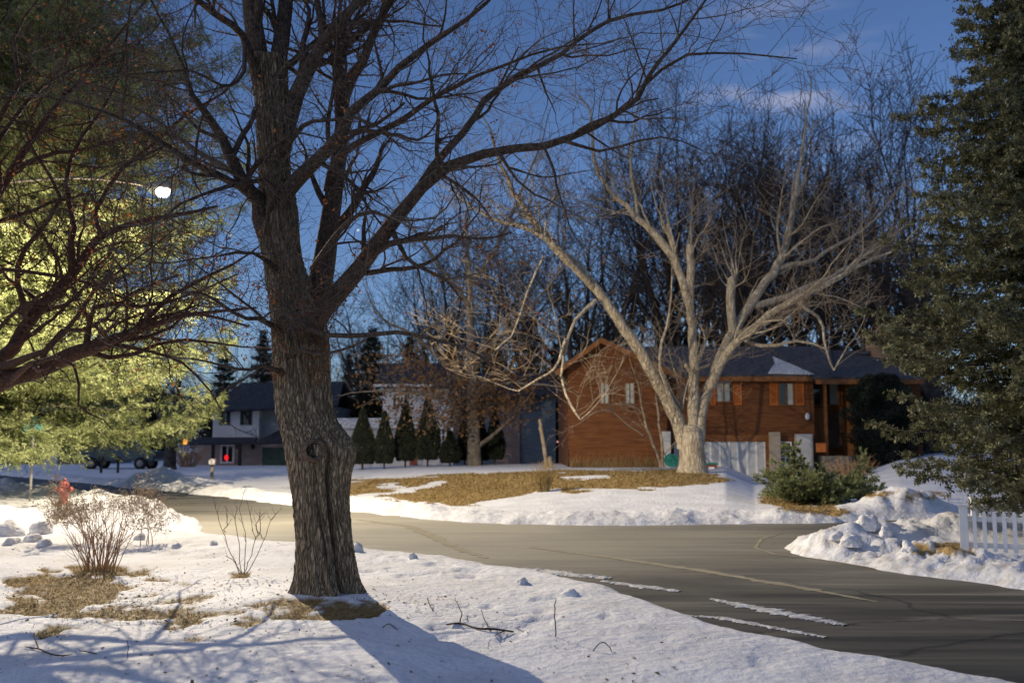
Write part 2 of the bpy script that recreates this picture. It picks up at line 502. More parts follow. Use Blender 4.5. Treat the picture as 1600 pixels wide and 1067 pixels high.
def build_ground():
    nr, nc = 950, 820
    Yp = np.geomspace(4.0, 560.0, nr)
    # denser rows through the middle distance
    u = np.linspace(-0.78, 0.78, nc)
    yy = (Yp - 6.0)[:, None] + 0 * u[None]
    xx = Yp[:, None] * u[None]
    z = ground_z(xx.ravel(), yy.ravel())
    g = grass_mask(xx.ravel(), yy.ravel(), np.maximum(z, 0))
    z = z - 0.02 * g * (yy.ravel() < 14)
    v = np.stack([xx.ravel(), yy.ravel(), z], axis=1)
    i = np.arange(nr - 1)[:, None] * nc + np.arange(nc - 1)[None]
    q = np.stack([i, i + 1, i + nc + 1, i + nc], axis=2).reshape(-1)
    me = mesh_np("ground", v, q, np.full((nr - 1) * (nc - 1), 4))
    at = me.attributes.new("grass", 'FLOAT', 'POINT')
    at.data.foreach_set("value", g.astype(np.float32))
    dd, kk = road_sdf(xx.ravel(), yy.ravel())
    bd_ = np.choose(kk, [0.15, 0.7, 0.5, 0.8]) * np.exp(-((dd - 0.3) / 0.9) ** 2)
    at2 = me.attributes.new("bank", 'FLOAT', 'POINT')
    at2.data.foreach_set("value", bd_.astype(np.float32))
    m = bpy.data.materials.new("snow_and_dry_grass")
    m.use_nodes = True
    N, L = m.node_tree.nodes, m.node_tree.links
    bs = N["Principled BSDF"]
    bs.inputs["Roughness"].default_value = 0.75
    bs.inputs["Specular IOR Level"].default_value = 0.25
    tc = N.new("ShaderNodeTexCoord")
    def noise(scale, detail, st=(1, 1, 1)):
        mp = N.new("ShaderNodeMapping"); mp.inputs["Scale"].default_value = st
        L.new(tc.outputs["Object"], mp.inputs["Vector"])
        n = N.new("ShaderNodeTexNoise"); n.inputs["Scale"].default_value = scale; n.inputs["Detail"].default_value = detail
        L.new(mp.outputs[0], n.inputs["Vector"])
        return n
    def ramp(src, p0, c0, p1, c1):
        r = N.new("ShaderNodeValToRGB")
        r.color_ramp.elements[0].position = p0; r.color_ramp.elements[1].position = p1
        r.color_ramp.elements[0].color = (*c0, 1); r.color_ramp.elements[1].color = (*c1, 1)
        L.new(src, r.inputs[0]); return r
    snow = ramp(noise(1.3, 6).outputs["Fac"], 0.3, (0.66, 0.65, 0.64), 0.65, (0.80, 0.80, 0.80))
    dirt = ramp(noise(26, 5).outputs["Fac"], 0.63, (0, 0, 0), 0.72, (1, 1, 1))
    dz = ramp(noise(0.7, 3).outputs["Fac"], 0.45, (0, 0, 0), 0.7, (1, 1, 1))
    mu = N.new("ShaderNodeMath"); mu.operation = 'MULTIPLY'
    L.new(dirt.outputs[0], mu.inputs[0]); L.new(dz.outputs[0], mu.inputs[1])
    mu2 = N.new("ShaderNodeMath"); mu2.operation = 'MULTIPLY'; mu2.inputs[1].default_value = 0.6
    L.new(mu.outputs[0], mu2.inputs[0])
    mx = N.new("ShaderNodeMix"); mx.data_type = 'RGBA'
    L.new(mu2.outputs[0], mx.inputs[0]); L.new(snow.outputs[0], mx.inputs[6]); mx.inputs[7].default_value = (0.3, 0.25, 0.19, 1)
    ba = N.new("ShaderNodeAttribute"); ba.attribute_name = "bank"
    bn = ramp(noise(7, 7).outputs["Fac"], 0.45, (0, 0, 0), 0.75, (1, 1, 1))
    bm_ = N.new("ShaderNodeMath"); bm_.operation = 'MULTIPLY'; L.new(ba.outputs["Fac"], bm_.inputs[0]); L.new(bn.outputs[0], bm_.inputs[1])
    mxb = N.new("ShaderNodeMix"); mxb.data_type = 'RGBA'; L.new(bm_.outputs[0], mxb.inputs[0]); L.new(mx.outputs[2], mxb.inputs[6]); mxb.inputs[7].default_value = (0.36, 0.31, 0.24, 1)
    mx = mxb
    gr = ramp(noise(9, 8).outputs["Fac"], 0.3, (0.17, 0.105, 0.035), 0.7, (0.46, 0.325, 0.13))
    ga = N.new("ShaderNodeAttribute"); ga.attribute_name = "grass"
    mx2 = N.new("ShaderNodeMix"); mx2.data_type = 'RGBA'
    L.new(ga.outputs["Fac"], mx2.inputs[0]); L.new(mx.outputs[2], mx2.inputs[6]); L.new(gr.outputs[0], mx2.inputs[7])
    L.new(mx2.outputs[2], bs.inputs["Base Color"])
    b1 = N.new("ShaderNodeBump"); b1.inputs["Strength"].default_value = 0.8; b1.inputs["Distance"].default_value = 0.035
    L.new(noise(11, 8).outputs["Fac"], b1.inputs["Height"])
    b2 = N.new("ShaderNodeBump"); b2.inputs["Strength"].default_value = 0.7; b2.inputs["Distance"].default_value = 0.01
    L.new(noise(90, 4).outputs["Fac"], b2.inputs["Height"])
    L.new(b1.outputs[0], b2.inputs["Normal"]); L.new(b2.outputs[0], bs.inputs["Normal"])
    o = link("ground", me, m, None, True)
    tag(o, "snow covered yards with patches of dry brown lawn", None, kind="structure")
    return o
ground = build_ground()

def build_road():
    bm = bmesh.new()
    bm.faces.new([bm.verts.new((x, y, 0.0)) for x, y in [(-90, -8), (90, -8), (90, 120), (-90, 120)]])
    me = bpy.data.meshes.new("road"); bm.to_mesh(me); bm.free()
    m = bpy.data.materials.new("salted_asphalt")
    m.use_nodes = True
    N, L = m.node_tree.nodes, m.node_tree.links
    bs = N["Principled BSDF"]
    tc = N.new("ShaderNodeTexCoord")
    def noise(scale, detail, st, rot=0.0, dist=0.0):
        mp = N.new("ShaderNodeMapping"); mp.inputs["Scale"].default_value = st; mp.inputs["Rotation"].default_value = (0, 0, rot)
        mp.vector_type = 'TEXTURE' if False else 'POINT'
        L.new(tc.outputs["Object"], mp.inputs["Vector"])
        n = N.new("ShaderNodeTexNoise"); n.inputs["Scale"].default_value = scale; n.inputs["Detail"].default_value = detail; n.inputs["Distortion"].default_value = dist
        L.new(mp.outputs[0], n.inputs["Vector"]); return n
    def ramp(src, p0, c0, p1, c1):
        r = N.new("ShaderNodeValToRGB")
        r.color_ramp.elements[0].position = p0; r.color_ramp.elements[1].position = p1
        r.color_ramp.elements[0].color = (*c0, 1); r.color_ramp.elements[1].color = (*c1, 1)
        L.new(src, r.inputs[0]); return r
    s1 = ramp(noise(2.6, 7, (0.10, 1, 1), math.radians(48), 0.5).outputs["Fac"], 0.3, (0.034, 0.032, 0.026), 0.72, (0.13, 0.12, 0.092))
    s2 = ramp(noise(1.2, 5, (0.25, 1, 1), math.radians(10), 0.8).outputs["Fac"], 0.4, (0.75, 0.75, 0.75), 0.65, (1.25, 1.25, 1.22))
    mm = N.new("ShaderNodeMix"); mm.data_type = 'RGBA'; mm.blend_type = 'MULTIPLY'; mm.inputs[0].default_value = 1
    L.new(s1.outputs[0], mm.inputs[6]); L.new(s2.outputs[0], mm.inputs[7])
    g = ramp(noise(160, 2, (1, 1, 1)).outputs["Fac"], 0.3, (0.8, 0.8, 0.8), 0.7, (1.15, 1.15, 1.15))
    mm2 = N.new("ShaderNodeMix"); mm2.data_type = 'RGBA'; mm2.blend_type = 'MULTIPLY'; mm2.inputs[0].default_value = 1
    L.new(mm.outputs[2], mm2.inputs[6]); L.new(g.outputs[0], mm2.inputs[7])
    # narrow dried brine streaks along the direction of travel, hairline cracks
    sk = ramp(noise(3.5, 6, (0.05, 1, 1), math.radians(50), 0.9).outputs["Fac"], 0.56, (0, 0, 0), 0.70, (0.55, 0.55, 0.55))
    mk = N.new("ShaderNodeMix"); mk.data_type = 'RGBA'; L.new(sk.outputs[0], mk.inputs[0]); L.new(mm2.outputs[2], mk.inputs[6]); mk.inputs[7].default_value = (0.30, 0.275, 0.21, 1)
    wv = noise(0.8, 5, (1, 1, 1))
    wa = N.new("ShaderNodeVectorMath"); wa.operation = 'MULTIPLY_ADD'; wa.inputs[1].default_value = (1.6, 1.6, 0); L.new(wv.outputs["Color"], wa.inputs[0]); L.new(tc.outputs["Object"], wa.inputs[2])
    vc = N.new("ShaderNodeTexVoronoi"); vc.feature = 'DISTANCE_TO_EDGE'; vc.inputs["Scale"].default_value = 0.28; L.new(wa.outputs[0], vc.inputs["Vector"])
    ck = ramp(vc.outputs["Distance"], 0.0, (0.35, 0.35, 0.35), 0.008, (1, 1, 1))
    mc = N.new("ShaderNodeMix"); mc.data_type = 'RGBA'; mc.blend_type = 'MULTIPLY'; mc.inputs[0].default_value = 1; L.new(mk.outputs[2], mc.inputs[6]); L.new(ck.outputs[0], mc.inputs[7])
    mm2 = mc
    # junction salt film with the lamp's pool of light painted into its colour
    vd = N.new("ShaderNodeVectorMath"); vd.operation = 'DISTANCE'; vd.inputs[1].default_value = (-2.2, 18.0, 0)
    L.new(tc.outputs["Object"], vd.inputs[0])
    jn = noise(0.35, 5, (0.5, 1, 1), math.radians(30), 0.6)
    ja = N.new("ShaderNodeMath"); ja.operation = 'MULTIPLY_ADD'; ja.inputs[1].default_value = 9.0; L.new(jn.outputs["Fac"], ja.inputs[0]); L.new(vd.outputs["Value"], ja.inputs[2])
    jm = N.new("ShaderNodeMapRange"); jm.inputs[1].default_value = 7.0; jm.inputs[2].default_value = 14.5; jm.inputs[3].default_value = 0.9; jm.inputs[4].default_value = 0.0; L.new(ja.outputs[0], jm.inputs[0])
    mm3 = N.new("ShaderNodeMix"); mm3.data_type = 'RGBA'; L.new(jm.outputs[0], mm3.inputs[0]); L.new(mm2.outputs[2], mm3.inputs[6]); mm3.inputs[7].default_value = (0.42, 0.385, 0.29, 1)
    sv = ramp(noise(1.1, 6, (0.12, 1, 1), math.radians(60), 1.6).outputs["Fac"], 0.3, (0.84, 0.84, 0.84), 0.7, (1.06, 1.06, 1.06))
    mm4 = N.new("ShaderNodeMix"); mm4.data_type = 'RGBA'; mm4.blend_type = 'MULTIPLY'; mm4.inputs[0].default_value = 1
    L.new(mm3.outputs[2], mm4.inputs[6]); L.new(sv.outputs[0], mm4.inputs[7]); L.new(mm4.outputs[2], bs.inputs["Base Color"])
    rr = ramp(noise(2.2, 5, (0.2, 1, 1), math.radians(45)).outputs["Fac"], 0.3, (0.5,) * 3, 0.7, (0.8,) * 3)
    L.new(rr.outputs[0], bs.inputs["Roughness"])
    bs.inputs["Specular IOR Level"].default_value = 0.3
    b = N.new("ShaderNodeBump"); b.inputs["Strength"].default_value = 0.25; b.inputs["Distance"].default_value = 0.006
    L.new(noise(120, 3, (1, 1, 1)).outputs["Fac"], b.inputs["Height"]); L.new(b.outputs[0], bs.inputs["Normal"])
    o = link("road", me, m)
    tag(o, "salt stained asphalt street junction with icy streaks", None, kind="structure")
build_road()

M["salt"] = mat("road_salt_line", (0.26, 0.225, 0.15), (0.34, 0.3, 0.21), 0.8, 6)
M["slush"] = mat("packed_snow", (0.36, 0.34, 0.30), (0.76, 0.75, 0.72), 0.7, 9, 8, bump=0.6, bscale=20)
def road_strip(name, label, pts, widths, m, h, seed, kind="structure"):
    "ragged low ribbon lying on the asphalt"
    P3 = [G(x, y) for x, y in pts]
    n = 420
    T = np.linspace(0, len(P3) - 1, n)
    X = np.interp(T, range(len(P3)), [p.x for p in P3]); Y = np.interp(T, range(len(P3)), [p.y for p in P3])
    W = np.interp(T, range(len(P3)), widths)
    W = W * np.clip(0.95 + 0.7 * fbm(T * 11.0, T * 0 + 2, seed + 20, 4), 0.02, 1.5)
    tx = np.gradient(X); ty = np.gradient(Y); l = np.hypot(tx, ty); nx, ny = -ty / l, tx / l
    a = W * (0.5 + 0.28 * fbm(T * 14.0, T * 0, seed, 5)); b = W * (0.5 + 0.28 * fbm(T * 14.0, T * 0 + 5, seed + 3, 5))
    fr = [1, 0.7, 0.0, -0.7, -1]; hh = [0.0, 0.8, 1, 0.8, 0.0]
    V = []
    for f, hz in zip(fr, hh):
        w = a * f if f > 0 else b * f
        V.append(np.stack([X + nx * w, Y + ny * w, 0.004 + h * hz * np.clip(0.6 + 0.6 * fbm(T * 30, T * 0 + f * 3, seed + 9, 3), 0.1, 1.4)], axis=1))
    V = np.stack(V, axis=1).reshape(-1, 3)
    i = np.arange(n - 1)[:, None] * 5 + np.arange(4)[None]
    q = np.stack([i, i + 1, i + 6, i + 5], axis=2).reshape(-1)
    o = link(name, mesh_np(name, V, q, np.full((n - 1) * 4, 4)), m, None, True)
    tag(o, label, None, kind=kind)
road_strip("snow_strip", "long white strip of packed snow along the near kerb side", [(690, 876), (760, 882), (850, 894), (955, 904)], [0.25, 0.5, 0.45, 0.15], M["slush"], 0.022, 1)
road_strip("snow_strip", "short white strip of packed snow on asphalt", [(940, 908), (1000, 916), (1062, 924)], [0.1, 0.2, 0.1], M["slush"], 0.010, 2)
road_strip("snow_strip", "narrow white strip of packed snow nearest the right of the street", [(1113, 936), (1180, 950), (1260, 965), (1322, 977)], [0.08, 0.25, 0.2, 0.08], M["slush"], 0.012, 3)
road_strip("salt_line", "tan salt line running along the middle of the street", [(830, 855), (960, 872), (1100, 892), (1250, 918), (1370, 940)], [0.1, 0.22, 0.16, 0.16, 0.05], M["salt"], 0.001, 4)
road_strip("salt_line", "faint tan salt line at the left of the street behind the big trunk", [(560, 812), (640, 822), (720, 858), (760, 872)], [0.1, 0.2, 0.2, 0.1], M["salt"], 0.001, 5)
road_strip("salt_line", "curved pale salt line near the right snow bank", [(1370, 888), (1280, 872), (1210, 866), (1180, 856), (1190, 842), (1225, 832)], [0.04, 0.07, 0.07, 0.07, 0.05, 0.03], M["salt"], 0.001, 6)
road_strip("snow_strip", "thin snow line beside the near snow edge at lower right", [(1000, 945), (1130, 966), (1230, 985), (1290, 996)], [0.05, 0.1, 0.1, 0.04], M["slush"], 0.010, 7)
# ------------------------------------------------------------------ bare branching
def rdir(d, ang, r):
    a = d.orthogonal().normalized()
    q = Matrix.Rotation(r.uniform(0, 2 * math.pi), 3, d)
    a = q @ a
    return (d * math.cos(ang) + a * math.sin(ang)).normalized()

def spline(pts, n):
    "Catmull-Rom through (vector, radius) pairs"
    out = []
    k = len(pts) - 1
    for i in range(n):
        t = i / (n - 1) * k
        j = min(int(t), k - 1)
        f = t - j
        p0, p1, p2, p3 = (pts[max(j - 1, 0)], pts[j], pts[j + 1], pts[min(j + 2, k)])
        def cr(a, b, c, d):
            return 0.5 * ((2 * b) + (c - a) * f + (2 * a - 5 * b + 4 * c - d) * f * f + (3 * b - a - 3 * c + d) * f ** 3)
        out.append((cr(p0[0], p1[0], p2[0], p3[0]), max(cr(p0[1], p1[1], p2[1], p3[1]), 0.001)))
    return out

class Grower:
    """levels: list of dicts(len, dens, ang, wig, up, seg, ratio). Fills thick / thin Tubes and tip positions."""
    def __init__(s, levels, seed, thick, thin, thin_below, rmin=0.002, keep=None):
        s.L = levels; s.r = random.Random(seed); s.thick = thick; s.thin = thin; s.tb = thin_below; s.rmin = rmin; s.tips = []; s.keep = keep; s.clear = None; s.lift = False
    def emit(s, pts, rad, cap=False):
        r0 = rad[0]
        k = 10 if r0 > 0.08 else 7 if r0 > 0.03 else 5 if r0 > 0.012 else 4 if r0 > 0.006 else 3
        (s.thick if r0 >= s.tb else s.thin).add(pts, rad, k, cap)
    def branch(s, p, d, length, r0, lvl, rend=0.35):
        r = s.r; L = s.L[lvl]
        if s.keep and not (s.keep(p) and s.keep(p + d * length)): return
        if s.lift and d.z < -0.15:
            d = Vector((d.x, d.y, -d.z * 0.6)).normalized()
        if s.clear is not None:
            q = p + d * length * 0.5
            a, c = project(np.array([p.x, q.x]), np.array([p.y, q.y]), np.array([p.z, q.z]))
            if np.min(np.hypot(a - s.clear[0], c - s.clear[1])) < s.clear[2]: return
        n = max(3, min(12, int(length / L["seg"]) + 1))
        pts = [p.copy()]; rad = [r0]
        st = length / n
        for i in range(n):
            d = (d + Vector((r.gauss(0, 1), r.gauss(0, 1), r.gauss(0, 1))) * L["wig"] + Vector((0, 0, L["up"]))).normalized()
            p = p + d * st
            pts.append(p.copy()); rad.append(max(r0 * (1 - (1 - rend) * (i + 1) / n), s.rmin * 0.7))
        s.emit(pts, rad)
        s.children(pts, rad, length, lvl)
    def children(s, pts, rad, length, lvl, t0=None):
        r = s.r
        if lvl + 1 >= len(s.L):
            s.tips.append((pts[-1], (pts[-1] - pts[-2]).normalized())); return
        C = s.L[lvl + 1]
        m = C["dens"] * length
        m = int(m) + (r.random() < m - int(m))
        n = len(pts) - 1
        t0 = C.get("t0", 0.15) if t0 is None else t0
        for _ in range(m):
            t = t0 + (1 - t0) * r.random() ** C.get("bias", 0.8)
            x = t * n; i = min(int(x), n - 1); f = x - i
            p = pts[i].lerp(pts[i + 1], f)
            rr = rad[i] * (1 - f) + rad[i + 1] * f
            dd = rdir((pts[i + 1] - pts[i]).normalized(), math.radians(r.uniform(*C["ang"])), r)
            if C.get("flat"): dd.y *= C["flat"]; dd.normalize()
            ln = C["len"] * r.uniform(0.5, 1.3) * (1.15 - 0.5 * t)
            s.branch(p, dd, ln, max(min(rr * C["ratio"] * r.uniform(0.7, 1.1), rr * 0.9), s.rmin), lvl + 1)
        # a leader carries on from the end
        if r.random() < C.get("lead", 0.8):
            s.branch(pts[-1], (pts[-1] - pts[-2]).normalized(), C["len"] * r.uniform(0.7, 1.2), rad[-1], lvl + 1)

def leaf_mesh(name, centres, size, seed, m, parent, per=1, spread=0.05, curl=0.4):
    "small folded leaves (two triangles each) round the given points"
    g = np.random.default_rng(seed)
    c = np.repeat(np.array([tuple(x) for x in centres]), per, axis=0)
    c = c + g.normal(0, spread, c.shape)
    n = len(c)
    a = g.normal(0, 1, (n, 3)); a /= np.linalg.norm(a, axis=1, keepdims=True)
    b = np.cross(a, g.normal(0, 1, (n, 3))); b /= np.linalg.norm(b, axis=1, keepdims=True)
    w = np.cross(a, b)
    s = size * g.uniform(0.5, 1.2, (n, 1))
    v = np.stack([c - a * s, c + b * s * 0.55 + w * s * curl, c + a * s, c - b * s * 0.55 + w * s * curl], axis=1).reshape(-1, 3)
    i = np.arange(n)[:, None] * 4
    f = np.concatenate([i + [0, 1, 2], i + [0, 2, 3]], axis=1).reshape(-1)
    return link(name, mesh_np(name, v, f, np.full(n * 2, 3)), m, parent)

def brushes(base, dirs, length, nb, bl, bw, seed, lean=0.75, droop=0.0):
    "needle brushes: nb narrow blades along each twig; returns verts, faces"
    g = np.random.default_rng(seed)
    N = len(base)
    length = np.broadcast_to(np.asarray(length, float).reshape(-1, 1) if np.ndim(length) else np.full((N, 1), length), (N, 1))
    s = (np.arange(nb)[None, :] + g.random((N, nb))) / nb
    b0 = base[:, None, :] + dirs[:, None, :] * (s * length)[:, :, None]
    rnd = g.normal(0, 1, (N, nb, 3))
    d = dirs[:, None, :]
    rnd = rnd - d * np.sum(rnd * d, axis=2, keepdims=True)
    rnd /= np.linalg.norm(rnd, axis=2, keepdims=True) + 1e-9
    bd = d * lean + rnd * math.sqrt(max(1 - lean * lean, 0.01))
    bd[:, :, 2] -= droop
    bd /= np.linalg.norm(bd, axis=2, keepdims=True)
    ll = bl * g.uniform(0.6, 1.15, (N, nb, 1))
    tip = b0 + bd * ll
    w = np.cross(bd, g.normal(0, 1, (N, nb, 3)))
    w /= np.linalg.norm(w, axis=2, keepdims=True) + 1e-9
    w *= bw
    mid = b0 + bd * ll * 0.45
    v = np.stack([b0, mid + w, tip, mid - w], axis=2).reshape(-1, 3)
    i = np.arange(N * nb)[:, None] * 4
    f = (i + [0, 1, 2, 3]).reshape(-1)
    return v, f

def foliage(name, parts, m, parent):
    V = []; Fc = []; off = 0
    for v, f in parts:
        V.append(v); Fc.append(f + off); off += len(v)
    V = np.concatenate(V); Fc = np.concatenate(Fc)
    return link(name, mesh_np(name, V, Fc, np.full(len(Fc) // 4, 4)), m, parent)

# ------------------------------------------------------------------ the big street tree in the foreground
D0 = 10.1
def px2r(w, Y): return 0.5 * w * Y / F
big = thing("bare_maple_tree", "big dark bare maple with thick knotted trunk standing in the snow of the near yard", "tree", (P(515, 940, D0).x, D0, gz(P(515, 940, D0).x, D0)))
def rel(root):
    inv = root.matrix_world.inverted() if False else Matrix.Translation(-Vector(root.location))
    return inv
def shift(o, root):
    o.data.transform(Matrix.Translation(-Vector(root.location)))
    return o

PROF = [(958, 440, 592), (945, 447, 583), (932, 453, 572), (915, 459, 562), (900, 462, 556), (870, 465, 550), (840, 465, 546), (800, 462, 543), (770, 459, 543), (740, 455, 546), (722, 452, 551), (707, 449, 555), (694, 447, 552), (680, 444, 541), (665, 440, 528), (650, 437, 520), (630, 434, 516), (605, 433, 513), (580, 431, 512), (550, 430, 512), (520, 429, 508), (495, 427, 503), (470, 424, 496), (450, 421, 486), (430, 418, 478), (400, 412, 470), (365, 407, 464), (330, 407, 463), (300, 408, 457), (280, 407, 451), (250, 405, 449), (200, 403, 448), (150, 400, 446), (120, 396, 445), (100, 392, 446), (80, 387, 446)]
def trunk_big():
    ys = np.linspace(958, 92, 420)
    py = np.array([p[0] for p in PROF][::-1], float)
    lx = np.interp(ys, py, [p[1] for p in PROF][::-1]); rx = np.interp(ys, py, [p[2] for p in PROF][::-1])
    k = np.ones(9) / 9
    lx = np.convolve(np.pad(lx, 4, mode='edge'), k, 'valid'); rx = np.convolve(np.pad(rx, 4, mode='edge'), k, 'valid')
    nt = 220
    th = np.arange(nt) * 2 * math.pi / nt
    V = []
    for y, a, b in zip(ys, lx, rx):
        A = P(a, y, D0); B = P(b, y, D0)
        cx = (A.x + B.x) / 2; hw = (B.x - A.x) / 2; z = (A.z + B.z) / 2
        ct, st = np.cos(th), np.sin(th)          # st<0 faces the camera
        dep = hw if hw < 0.3 else 0.3 + (hw - 0.3) * 0.8
        r = np.ones(nt)
        # cleft between trunk and right buttress
        ang = math.radians(-52 - 10 * (z - 0.2))
        g = np.exp(-((th - (2 * math.pi + ang)) / 0.085) ** 2)
        fade = float(sstep(1.75, 1.2, np.array(z))) if False else float(1 - sstep(1.25, 1.75, np.array(z)))
        r = r - 0.34 * g * fade
        g2 = np.exp(-((th - (2 * math.pi + ang - 0.22)) / 0.10) ** 2)
        r = r + 0.05 * g2 * fade
        # hollow scar on the left at mid height
        sc = math.exp(-((z - 1.95) / 0.22) ** 2)
        r = r - 0.12 * sc * np.exp(-((th - math.radians(215)) / 0.16) ** 2) + 0.05 * sc * np.exp(-((th - math.radians(200)) / 0.15) ** 2)
        # root flare lobes
        fl = float(1 - sstep(0.05, 0.5, np.array(z)))
        r = r + fl * 0.09 * np.cos(5 * th + 0.7)
        # furrowed bark
        uu = th * 3.2
        tw = 0.35 * z
        f1 = 1 - np.abs(fbm(np.cos(th + tw) * 7 + 3, np.sin(th + tw) * 7 + z * 0.9, 5, 3)) * 2
        f2 = 1 - np.abs(fbm(np.cos(th + tw) * 15 + 8, np.sin(th + tw) * 15 + z * 2.2, 9, 2)) * 2
        lump = fbm(np.cos(th) * 1.6 + 9, np.sin(th) * 1.6 + z * 1.7, 15, 3)
        rr = 0.030 * f1 + 0.016 * f2 + 0.02 * lump
        x = cx + (hw * r + rr - 0.014) * ct
        yv = D0 + (dep * r + rr) * st
        V.append(np.stack([x, yv, np.full(nt, z)], axis=1))
    V = np.concatenate(V)
    n = len(ys)
    i = np.arange(n - 1)[:, None] * nt; j = np.arange(nt)[None]; j2 = (j + 1) % nt
    q = np.stack([i + j, i + j2, i + nt + j2, i + nt + j], axis=2).reshape(-1)
    return mesh_np("trunk", V, q, np.full((n - 1) * nt, 4))
tr = shift(link("trunk", trunk_big(), M["bark"], big, True), big)
# knot hole and pruned stub on the trunk
kp = P(503, 703, D0)
_v = np.empty(len(tr.data.vertices) * 3); tr.data.vertices.foreach_get('co', _v); _v = _v.reshape(-1, 3) + np.array(big.location)
_n = np.hypot(_v[:, 0] - kp.x, _v[:, 2] - kp.z) < 0.11
ky = float(np.percentile(_v[_n & (_v[:, 1] < D0), 1], 25))
kb = MB()
Mk = Matrix.Translation((kp.x, ky - 0.004, kp.z)) @ Matrix.Rotation(math.radians(12), 4, 'Z') @ Matrix.Rotation(math.pi / 2, 4, 'X') @ Matrix.Rotation(0.15, 4, 'Y')
prof = [(0.13, -0.08), (0.118, 0.0), (0.105, 0.03), (0.088, 0.042), (0.073, 0.034), (0.064, 0.012), (0.056, -0.05), (0.006, -0.07)]
kb.lathe(prof, seg=28, M=Mk)
for v in kb.bm.verts:
    v.co += Vector((1, 0, 1)) * 0.006 * mnoise.noise(v.co * 18)
ko = kb.build("knot", [M["knotrim"], M["knothole"]], big, True)
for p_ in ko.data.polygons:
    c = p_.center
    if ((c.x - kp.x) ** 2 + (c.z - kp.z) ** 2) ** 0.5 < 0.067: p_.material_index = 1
shift(ko, big)

LV = [dict(len=3, dens=0, ang=(30, 60), wig=0.1, up=0, seg=0.25, ratio=0.5),
      dict(len=1.15, dens=3.6, ang=(30, 70), wig=0.16, up=0.03, seg=0.14, ratio=0.5, t0=0.12, flat=0.75),
      dict(len=0.55, dens=6.8, ang=(30, 75), wig=0.2, up=0.02, seg=0.10, ratio=0.55, t0=0.15, flat=0.8),
      dict(len=0.25, dens=9.0, ang=(30, 80), wig=0.24, up=0.03, seg=0.06, ratio=0.65, t0=0.2, lead=0.9)]
Tk, Tn = Tubes(), Tubes()
GB = Grower(LV, 5, Tk, Tn, 0.0085, rmin=0.0026, keep=lambda p: p.z > 2.25)
GB.clear = (243, 300, 14)
def traced(G_, pts, n=None, sub=True, t0=0.15, cap=False, lvl=0, jit=0.006):
    "pts: (px, py, distance, width in photo pixels)"
    ctl = [(P(a, b, Y), px2r(w, Y)) for a, b, Y, w in pts]
    L = sum((ctl[i + 1][0] - ctl[i][0]).length for i in range(len(ctl) - 1))
    n = n or max(8, int(L / G_.L[lvl]["seg"]) + 1)
    sp = spline(ctl, n)
    pp = [a + Vector((G_.r.gauss(0, 1), G_.r.gauss(0, 1), G_.r.gauss(0, 1))) * jit * (0 if i == 0 else 1) for i, (a, b) in enumerate(sp)]
    rr = [b for a, b in sp]
    G_.emit(pp, rr, cap)
    if sub: G_.children(pp, rr, L, lvl, t0)
    return pp, rr
